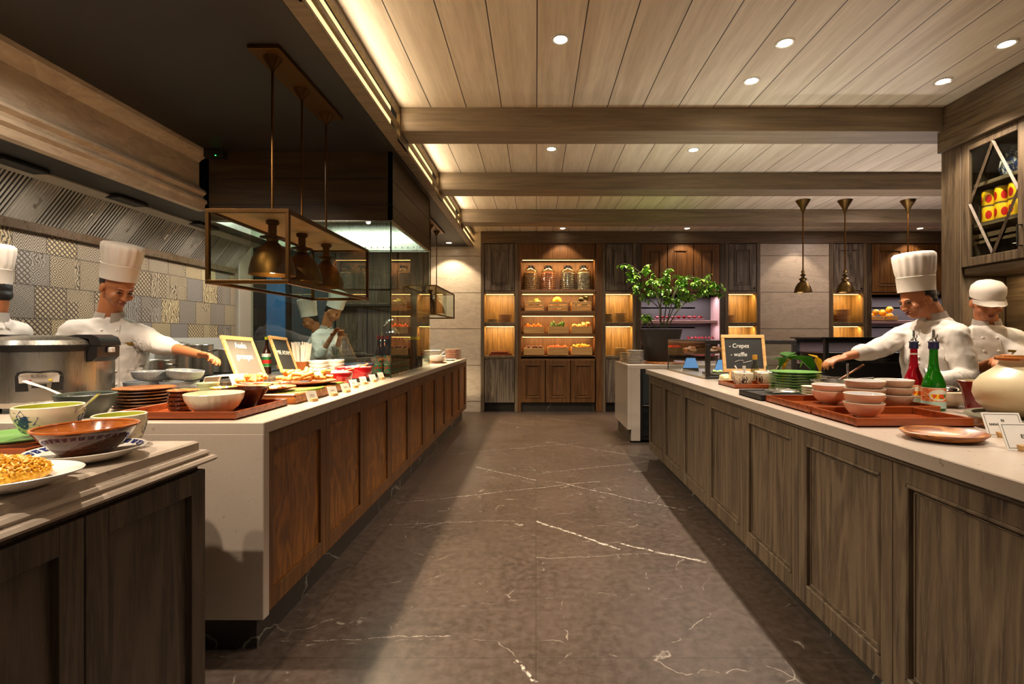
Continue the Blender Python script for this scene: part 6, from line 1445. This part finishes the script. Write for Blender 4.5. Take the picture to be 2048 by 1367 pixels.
def person(label,ped,neck,headc,tyaw,hyaw,hpitch,shL,elL,wrL,shR,elR,wrR,slv=(1.,1.),hat='toque',vox=.006,hroll=0,hd=(None,None),hn=(None,None),curl=.5,build_=1.0,hatcol=None,badge=True,hats=1.0,female=False):
    t=thing('person',label,'person',(ped[0],ped[1],0)); o0=Vector((ped[0],ped[1],0))
    Lc=lambda p:Vector(p)-o0
    neck,headc=Lc(neck),Lc(headc); shL,elL,wrL,shR,elR,wrR=[Lc(p) for p in (shL,elL,wrL,shR,elR,wrR)]
    U=Vector((math.cos(tyaw),math.sin(tyaw),0)); V=Vector((-math.sin(tyaw),math.cos(tyaw),0)); b=build_
    HM=Matrix.Translation(headc)@Euler((0,0,hyaw)).to_matrix().to_4x4()@Euler((hpitch,0,0)).to_matrix().to_4x4()@Euler((0,hroll,0)).to_matrix().to_4x4()
    nz=neck.z; ped_=Vector((0,0,0)); 
    C=lambda z,k: Vector((neck.x*k,neck.y*k,z))
    mb=MB()
    # head
    def hb(c,sc,m=mb,sub=3): 
        v=bmesh.ops.create_icosphere(m.bm,subdivisions=sub,radius=1)['verts']
        for q in v: q.co=HM@Vector((c[0]+q.co.x*sc[0],c[1]+q.co.y*sc[1],c[2]+q.co.z*sc[2]))
    hb((0,.012,.032),(.073,.092,.082)); hb((0,-.018,-.022),(.060,.066,.080)); hb((0,-.040,-.078),(.036,.038,.030)); hb((0,-.058,-.086),(.018,.016,.013))
    hb((0,-.090,-.016),(.009,.016,.026)); hb((0,-.098,-.034),(.014,.014,.011)); hb((0,-.082,.014),(.046,.010,.010))
    for s in (-1,1): hb((s*.034,-.060,-.032),(.026,.024,.026)); hb((s*.074,.006,-.014),(.010,.019,.031)); hb((s*.010,-.093,-.037),(.007,.008,.006))
    hb((0,-.082,-.060),(.021,.010,.006)); hb((0,-.080,-.070),(.017,.010,.006))
    chin=HM@Vector((0,.02,-.06)); limb(mb,chin,neck+Vector((0,0,.0)),.050,.056); limb(mb,HM@Vector((0,.04,-.02)),neck,.055,.06)
    # slim body under the clothes, legs, shoes
    loft(mb,[(C(nz-.62,.1),.13*b,.09*b),(C(nz-.42,.4),.115*b,.085*b),(C(nz-.22,.75),.135*b,.09*b),(C(nz-.09,.92),.12*b,.07*b),(neck,.055,.05)],U,V)
    for s in (-1,1):
        h_=C(nz-.60,.1)+U*s*.085; kn=h_*1.0; kn=Vector((h_.x,h_.y,.48))-V*.02; an=Vector((h_.x,h_.y,.08))
        limb(mb,h_,kn,.075,.055); limb(mb,kn,an,.052,.038); limb(mb,an-Vector((0,0,.03)),an-V*.14-Vector((0,0,.045)),.04,.032)
    for k,(s_,e_,w_) in enumerate(((shL,elL,wrL),(shR,elR,wrR))):
        limb(mb,s_,e_,.042,.036); limb(mb,e_,w_,.037,.024)
        d=hd[k] if hd[k] is not None else (w_-e_); hand(mb,w_,d,hn[k] if hn[k] is not None else (0,0,-1),1 if k==0 else -1,curl)
    body=link('body',voxelize(mb,vox,3),MT['skin'],t)
    # eyes, brows, lips
    for s in (-1,1):
        m=MB(); hb((s*.029,-.0805,-.001),(.0135,.006,.0045),m,2); link_=m.build('eye',MT['hair'],t)
        m=MB(); m.tube([HM@Vector((s*.014,-.0885,.017)),HM@Vector((s*.030,-.088,.022)),HM@Vector((s*.046,-.074,.015))],[.003,.0035,.0015],6); m.build('eyebrow',MT['hair'],t)
    m=MB(); hb((0,-.0895,-.061),(.0205,.005,.0045),m,2); hb((0,-.088,-.069),(.016,.005,.0045),m,2); m.build('lips',MT['lips'],t)
    m=MB(); hb((0,.030,.026),(.079,.082,.082),m); hb((0,.062,-.022),(.060,.040,.045),m)
    if female: hb((0,.105,.0),(.035,.03,.035),m)
    hr=link('hair',voxelize(m,.006,2),MT['hair'],t)
    # hat
    hm=hatcol or MT['hatcloth']
    if hat=='toque':
        HT=HM@Matrix.Translation((0,.012,.045))@Euler((-.26,0,0)).to_matrix().to_4x4()@Matrix.Scale(1,4)
        m=MB(); m.lathe([(.088,0),(.0925,.0),(.097,.085),(.0985,.088),(.094,.090),(.088,.088),(.084,0)],48,M=HT,cap=False,sc=(.93,1.08)); hb_=m.build('hat_band',hm,t)
        m=MB(); h=.150*hats
        m.lathe([(.090,.082),(.0925,.09),(.100,.12),(.107,.082+h*.75),(.106,.082+h*.92),(.095,.082+h),(.06,.088+h),(0,.090+h)],96,M=HT,cap=False,sc=(.93,1.08),wob=lambda a,k,z:1+.018*math.sin(a*16)*(1 if k>0 else 0)+.02*math.sin(a*3+1)*(z>.15)); m.build('hat_crown',hm,t,smooth=60)
    else:
        HT=HM@Matrix.Translation((0,.010,.030))
        m=MB(); m.lathe([(.084,0),(.088,0),(.092,.03),(.088,.062),(.066,.088),(.03,.101),(0,.104)],40,M=HT,cap=False,sc=(.93,1.12)); m.build('cap_crown',hm,t,smooth=60)
        m=MB(); bm=m.bm; rows=[]
        for j in range(5):
            u=j/4; rows.append([bm.verts.new(HT@Vector(((.083+.004*u)*math.sin(a),-.095*math.cos(a)-.070*u*math.cos(a)**1.3 if math.cos(a)>0 else 0,.006-.020*u*u-.012*abs(math.sin(a))))) for a in [(-1.25+2.5*i/14) for i in range(15)]])
        for A,B in zip(rows,rows[1:]):
            for i in range(14): bm.faces.new((A[i],A[i+1],B[i+1],B[i]))
        bmesh.ops.solidify(bm,geom=bm.faces[:],thickness=.003); m.build('cap_visor',hm,t,smooth=60)
    # jacket
    m=MB()
    loft(m,[(C(nz-.66,.1),.175*b,.135*b),(C(nz-.55,.2),.17*b,.13*b),(C(nz-.40,.42),.155*b,.12*b),(C(nz-.24,.72),.17*b,.128*b),(C(nz-.13,.88),.168*b,.112*b),(C(nz-.06,.95),.125*b,.085*b),(neck+Vector((0,0,-.01)),.072,.066)],U,V)
    for k,(s_,e_,w_) in enumerate(((shL,elL,wrL),(shR,elR,wrR))):
        limb(m,neck*.5+s_*.5+Vector((0,0,-.045)),s_,.075,.066); limb(m,s_,e_,.064,.054); e2=e_+(w_-e_)*slv[k]
        if slv[k]>0.05: limb(m,e_,e2,.054,.044); m.ball(e2,.047,sub=2)
    rs=random.Random(len(label))
    off=Vector((rs.random()*9,rs.random()*9,0))
    def folds(co,n):
        q=co+off; a=noise.noise(Vector((q.x*5,q.y*5,q.z*9)))*.014+(1-2*abs(noise.noise(Vector((q.x*9+q.z*7,q.y*9,q.z*11)))))*.009+noise.noise(q*30)*.003
        return co+n*a
    me=voxelize(m,max(.0085,vox*1.1),4,folds); jk=link('jacket',me,MT['coat'],t)
    # stand collar
    m=MB(); CM=Matrix.Translation(neck+Vector((0,0,-.012)))@Euler((0,0,tyaw)).to_matrix().to_4x4()
    bm=m.bm; rows=[]
    dn=(chin-neck); dn=Vector((dn.x,dn.y,0))*.22
    for (r,z) in ((.078,-.012),(.074,.012),(.070,.035),(.068,.047)):
        rows.append([bm.verts.new(CM@Vector((r*math.sin(a)*1.0,-r*.95*math.cos(a),z-.02*max(0,math.cos(a))))+dn*(z/.047 if z>0 else 0)) for a in [(.18+(2*PI-.36)*i/36) for i in range(37)]])
    for A,B in zip(rows,rows[1:]):
        for i in range(36): bm.faces.new((A[i],A[i+1],B[i+1],B[i]))
    bmesh.ops.solidify(bm,geom=bm.faces[:],thickness=.004); m.build('collar',MT['coat'],jk,smooth=60)
    # buttons and placket, badge on the chest surface
    from mathutils.bvhtree import BVHTree
    bv=BVHTree.FromPolygons([v.co for v in me.vertices],[tuple(p.vertices) for p in me.polygons])
    def onchest(u,z):
        c=C(z,.6)+U*u; h_=bv.ray_cast(c-V*.6,V,1.0); return h_[0],h_[1]
    m=MB(); mp=MB(); prev=None; pl=[]
    for i in range(9):
        p,nn=onchest(.045,nz-.05-.055*i)
        if p: pl.append(p-V*.001)
    if len(pl)>2: m2=MB().tube(pl,.0022,5); m2.build('placket',MT['coat'],jk)
    for i in range(5):
        for u in (-.035,.032):
            p,nn=onchest(u,nz-.085-.08*i)
            if p: m.ball(p-V*.001,.0072,(1,1,1),sub=2)
    m.build('buttons',MT['button'],jk)['kind']='stuff'
    if badge:
        p,nn=onchest(.092,nz-.165)
        if p: 
            m=MB(); m.obox(p-V*.003,(.055,.006,.015),(0,.08,tyaw),.001); m.build('name_badge',MT['badge'],jk)
    m=MB()
    for s in (-1,1):
        h_=C(nz-.60,.1)+U*s*.085; kn=Vector((h_.x,h_.y,.48))-V*.02; an=Vector((h_.x,h_.y,.10)); limb(m,h_,kn,.092,.072); limb(m,kn,an,.070,.062)
    link('trousers',voxelize(m,.012,2),MT['dark_trouser'],t)
    m=MB()
    for s in (-1,1):
        h_=C(nz-.60,.1)+U*s*.085; m.obox(Vector((h_.x,h_.y,.04))-V*.06,(.10,.30,.078),(0,0,tyaw),.02)
    m.build('shoes',MT['black'],t)
    return t
MT['lips']=plain('warm_lips','7c3a2c',.4); MT['button']=plain('white_button','efe8dc',.3); MT['badge']=plain('gold_name_badge','9a7420',.3,.8)
PP=lambda px,py,Z:tuple(P(px,py,Z))
person('cook in tall pleated hat reaching over the left counter beside the rice cooker',(-2.56,3.0),PP(219,632,2.95),PP(236,574,2.90),.55,1.15,.50,
  PP(272,666,3.02),PP(330,692,2.94),PP(398,708,2.86),PP(150,662,2.88),PP(100,722,2.84),PP(176,756,2.80),slv=(.22,.6),vox=.0055,hd=((1,-.2,-.1),None),hn=((.1,-.5,-1),None),curl=.7,hats=.85)
person('cook in tall hat looking down to the left behind the two syrup bottles',(2.42,2.98),PP(1868,633,2.98),PP(1834,598,2.97),-.98,-1.50,.34,
  PP(1912,670,2.83),PP(1934,755,2.78),(2.19,2.70,.985),PP(1812,668,3.12),PP(1748,700,3.02),PP(1692,712,2.95),slv=(.75,.5),vox=.0055,hd=(None,(-1,-.1,-.25)),hn=(None,(-.2,.1,-1)),curl=.6,badge=False,female=True)
person('cook in white cap bowing over folded forearms at the right edge',(2.79,3.11),PP(1974,648,3.09),PP(1974,603,3.02),-.38,-.42,.36,
  PP(2026,680,2.99),PP(2055,752,2.90),PP(2010,728,2.76),PP(1922,680,3.13),PP(1932,748,3.0),PP(1988,722,2.80),slv=(.35,.35),vox=.008,hat='cap',female=True,curl=.7)
person('cook in tall white hat looking down, further back behind the kiosk glass',(-2.92,6.42),PP(634,668,6.40),PP(620,640,6.35),-.7,-.95,.42,
  PP(650,690,6.3),PP(652,730,6.22),PP(630,738,6.1),PP(626,690,6.47),PP(615,730,6.35),PP(600,735,6.2),slv=(.8,.8),vox=.012,badge=False)
person('cook with raised hand and hat tipped forward, nearer behind the kiosk glass',(-2.50,5.80),PP(652,655,5.78),PP(667,622,5.72),.75,1.3,.62,
  PP(664,672,5.85),PP(674,702,5.7),PP(680,672,5.5),PP(634,676,5.68),PP(640,710,5.58),PP(664,672,5.5),slv=(.3,.3),vox=.011,badge=False,hats=.8)
person('cook in tall white hat mostly cut off at the far left edge',(-3.11,2.82),(-3.11,2.80,1.33),(-3.12,2.79,1.475),-1.5,-1.4,.25,
  (-3.11,2.68,1.25),(-3.10,2.66,1.05),(-3.14,2.68,.98),(-3.11,2.93,1.25),(-3.10,2.95,1.02),(-3.14,2.95,.84),slv=(.8,.8),vox=.012,badge=False,build_=.78)
# ================================================================== CAMERA, WORLD, LIGHTS
cam=bpy.data.cameras.new('camera'); co=bpy.data.objects.new('camera',cam); COL.objects.link(co)
co.location=(0,0,H); co.rotation_euler=(PI/2,0,0)
cam.sensor_width=36; cam.lens=F/2048*36; cam.shift_x=-48/2048; cam.shift_y=-11.5/2048; cam.clip_start=.02
S.camera=co
w=bpy.data.worlds.new('world'); S.world=w; w.use_nodes=True
w.node_tree.nodes['Background'].inputs[0].default_value=(1,.87,.74,1); w.node_tree.nodes['Background'].inputs[1].default_value=.11
def spot(px,py,pz,tx,ty,tz,e,ang,col=(1,.85,.68),blend=.35,r=.025):
    L=bpy.data.lights.new('spot_lamp','SPOT'); L.energy=e; L.color=col; L.spot_size=math.radians(ang); L.spot_blend=blend; L.shadow_soft_size=r
    o=bpy.data.objects.new('spot_lamp',L); COL.objects.link(o); o.location=(px,py,pz)
    o.rotation_euler=(Vector((tx,ty,tz))-Vector((px,py,pz))).to_track_quat('-Z','Y').to_euler(); return o
def downlight(x,y,z,label,glow=30,col='ffe6c0',mat=None):
    t=thing('ceiling_spotlight',label,'ceiling light',(x,y,z),group='recessed ceiling spotlights')
    MB().lathe([(.052,-.004),(.056,-.002),(.056,.0),(.048,.001),(.038,.0),(.040,-.0035),(.050,-.0055)],28,cap=False).build('trim_ring',MT['white_ceramic'],t)
    MB().lathe([(.0,-.002),(.038,-.002)],24,cap=False).build('lens',emit('lamp_glow',col,glow),t)
    return t
DL=[(.14,2.805,'recessed spotlight with white rim nearest above the aisle',8),(1.442,2.838,'bright recessed spotlight in the first ceiling bay above the right counter',45),(1.434,3.26,'bright recessed spotlight just before the nearest beam above the right counter',45),
(2.735,2.848,'recessed spotlight near the top right corner beside the glazed cabinet',14),(2.713,3.267,'recessed spotlight beside the glazed cabinet just before the nearest beam',14),
(.14,4.443,'recessed spotlight above the aisle in the second ceiling bay',14),(1.435,4.466,'recessed spotlight above the right counter in the second ceiling bay',20),
(.42,7.72,'small recessed spotlight in front of the produce cabinet',14),(2.38,7.72,'small recessed spotlight in front of the lilac display cabinet',14),(6.05,7.72,'small recessed spotlight in front of the far right cabinet of oranges',14)]
for x,y,l,g in DL: downlight(x,y,2.928,l,g)
downlight(-1.36,7.65,2.688,'recessed spotlight in the dark kitchen ceiling near the marble wall',20)
# right row over counter (casts the counter's shadow on the floor)
for y in (.9,2.838,3.26,4.466,6.0): spot(1.44,y,2.90,1.42,y+.05,.9,84,98,(1,.86,.72),.4)
for y in (2.848,3.267): spot(2.72,y,2.90,2.55,y-.05,.9,45,110,(1,.84,.66))
for y in (1.2,2.805,4.443): spot(.14,y,2.90,.14,y,.0,8,84,(1,.85,.68))
for x in (.42,2.38,6.05): spot(x,7.72,2.90,x,7.95,0.6,16,95,(1,.76,.5))
spot(4.2,7.6,2.88,4.2,7.98,1.2,12,80,(1,.80,.62))
spot(-1.36,7.65,2.66,-1.36,7.98,1.0,26,100,(1,.80,.55))
spot(-1.2,7.2,2.66,-1.25,7.0,.9,40,60,(1,.84,.66))
spot(1.62,5.9,2.90,1.58,6.08,1.4,55,60,(1,.86,.66))  # added spot without a fitting, brightens the potted tree
spot(.42,5.6,2.90,.42,7.9,.9,40,60,(1,.80,.56))
# left row in the kitchen soffit
spot(-1.2,.40,2.66,-1.22,1.5,.9,75,75,(1,.83,.65),.3,.02)
spot(-1.9,2.0,2.66,-1.15,2.2,.6,150,92,(1,.83,.65),.35,.015)
spot(-1.9,.5,2.66,-1.2,1.0,.9,55,82,(1,.83,.65),.5,.02)
spot(-1.9,3.4,2.66,-1.3,3.1,.9,70,84,(1,.82,.62),.5,.02)
spot(-1.9,5.8,2.66,-1.25,6.0,.9,65,86,(1,.80,.58),.5,.02)
spot(-2.1,1.6,2.66,-2.4,2.9,1.2,40,90,(1,.84,.68),.5,.03)
# kitchen, hood and cove lights, added ceiling fills
def area(x,y,z,sx,sy,e,col,rot=(0,0,0)):
    L=bpy.data.lights.new('area_light','AREA'); L.shape='RECTANGLE'; L.size=sx; L.size_y=sy; L.energy=e; L.color=col
    o=bpy.data.objects.new('area_light',L); COL.objects.link(o); o.location=(x,y,z); o.rotation_euler=rot; return o
def cove(x,y,L_):
    o=area(x,y,2.835,.08,L_,2.0,(1,.80,.56)); o.rotation_euler=Vector((1,0,.12)).to_track_quat('-Z','Y').to_euler(); o.data.size=L_; o.data.size_y=.08
for y in (2.2,2.9,3.7,4.5,5.2): spot(-2.78,y,2.2,-3.2,y+.1,1.3,15,130,(1,.90,.78),.6,.04)
spot(-2.78,1.4,2.2,-3.2,1.6,1.3,15,130,(1,.90,.78),.6,.04)
area(-1.9,4.6,2.42,1.0,.5,20,(.92,1,.96))
area(-3.9,6.9,2.66,.5,.5,14,(.85,.92,1))
area(-2.6,6.7,2.66,.4,.4,12,(1,.85,.62))
for a_,b_ in ((.2,1.85),(2.2,3.6),(3.93,5.05),(5.4,6.5)): area(-.99,(a_+b_)/2,2.84,b_-a_,.09,9,(1,.80,.55),(0,math.radians(-100),math.radians(0))) if 0 else cove(-.995,(a_+b_)/2,b_-a_)
area(3.25,2.6,1.65,.05,1.6,4,(1,.72,.4))
o=area(1.70,3.97,1.168,.45,.22,5,(1,.90,.82),(PI,0,0)); o.data.spread=math.radians(110); o.name='ceiling_fill'  # added upward light, imitates the glow thrown off the case top onto the ceiling
o=area(3.9,5.35,1.235,1.6,.3,15,(1,.86,.82),(PI,0,0)); o.name='ceiling_fill'  # added upward fill to brighten the right part of the ceiling
for y0 in (3.0,5.0,7.0): area(4.6+.2*(y0>6),y0+.9 if y0<6 else 7.0,2.90,.25,.25,8,(1,.80,.68))
S.view_settings.view_transform='Standard'; S.view_settings.look='None'; S.view_settings.gamma=1; S.view_settings.use_curve_mapping=False
S.view_settings.exposure=0.85
S.cycles.use_denoising=True
try: S.cycles.denoiser='OPENIMAGEDENOISE'
except Exception: pass
S.cycles.max_bounces=8; S.cycles.diffuse_bounces=4; S.cycles.glossy_bounces=4; S.cycles.transparent_max_bounces=16; S.cycles.transmission_bounces=6
S.cycles.caustics_reflective=False; S.cycles.caustics_refractive=False; S.cycles.sample_clamp_indirect=4
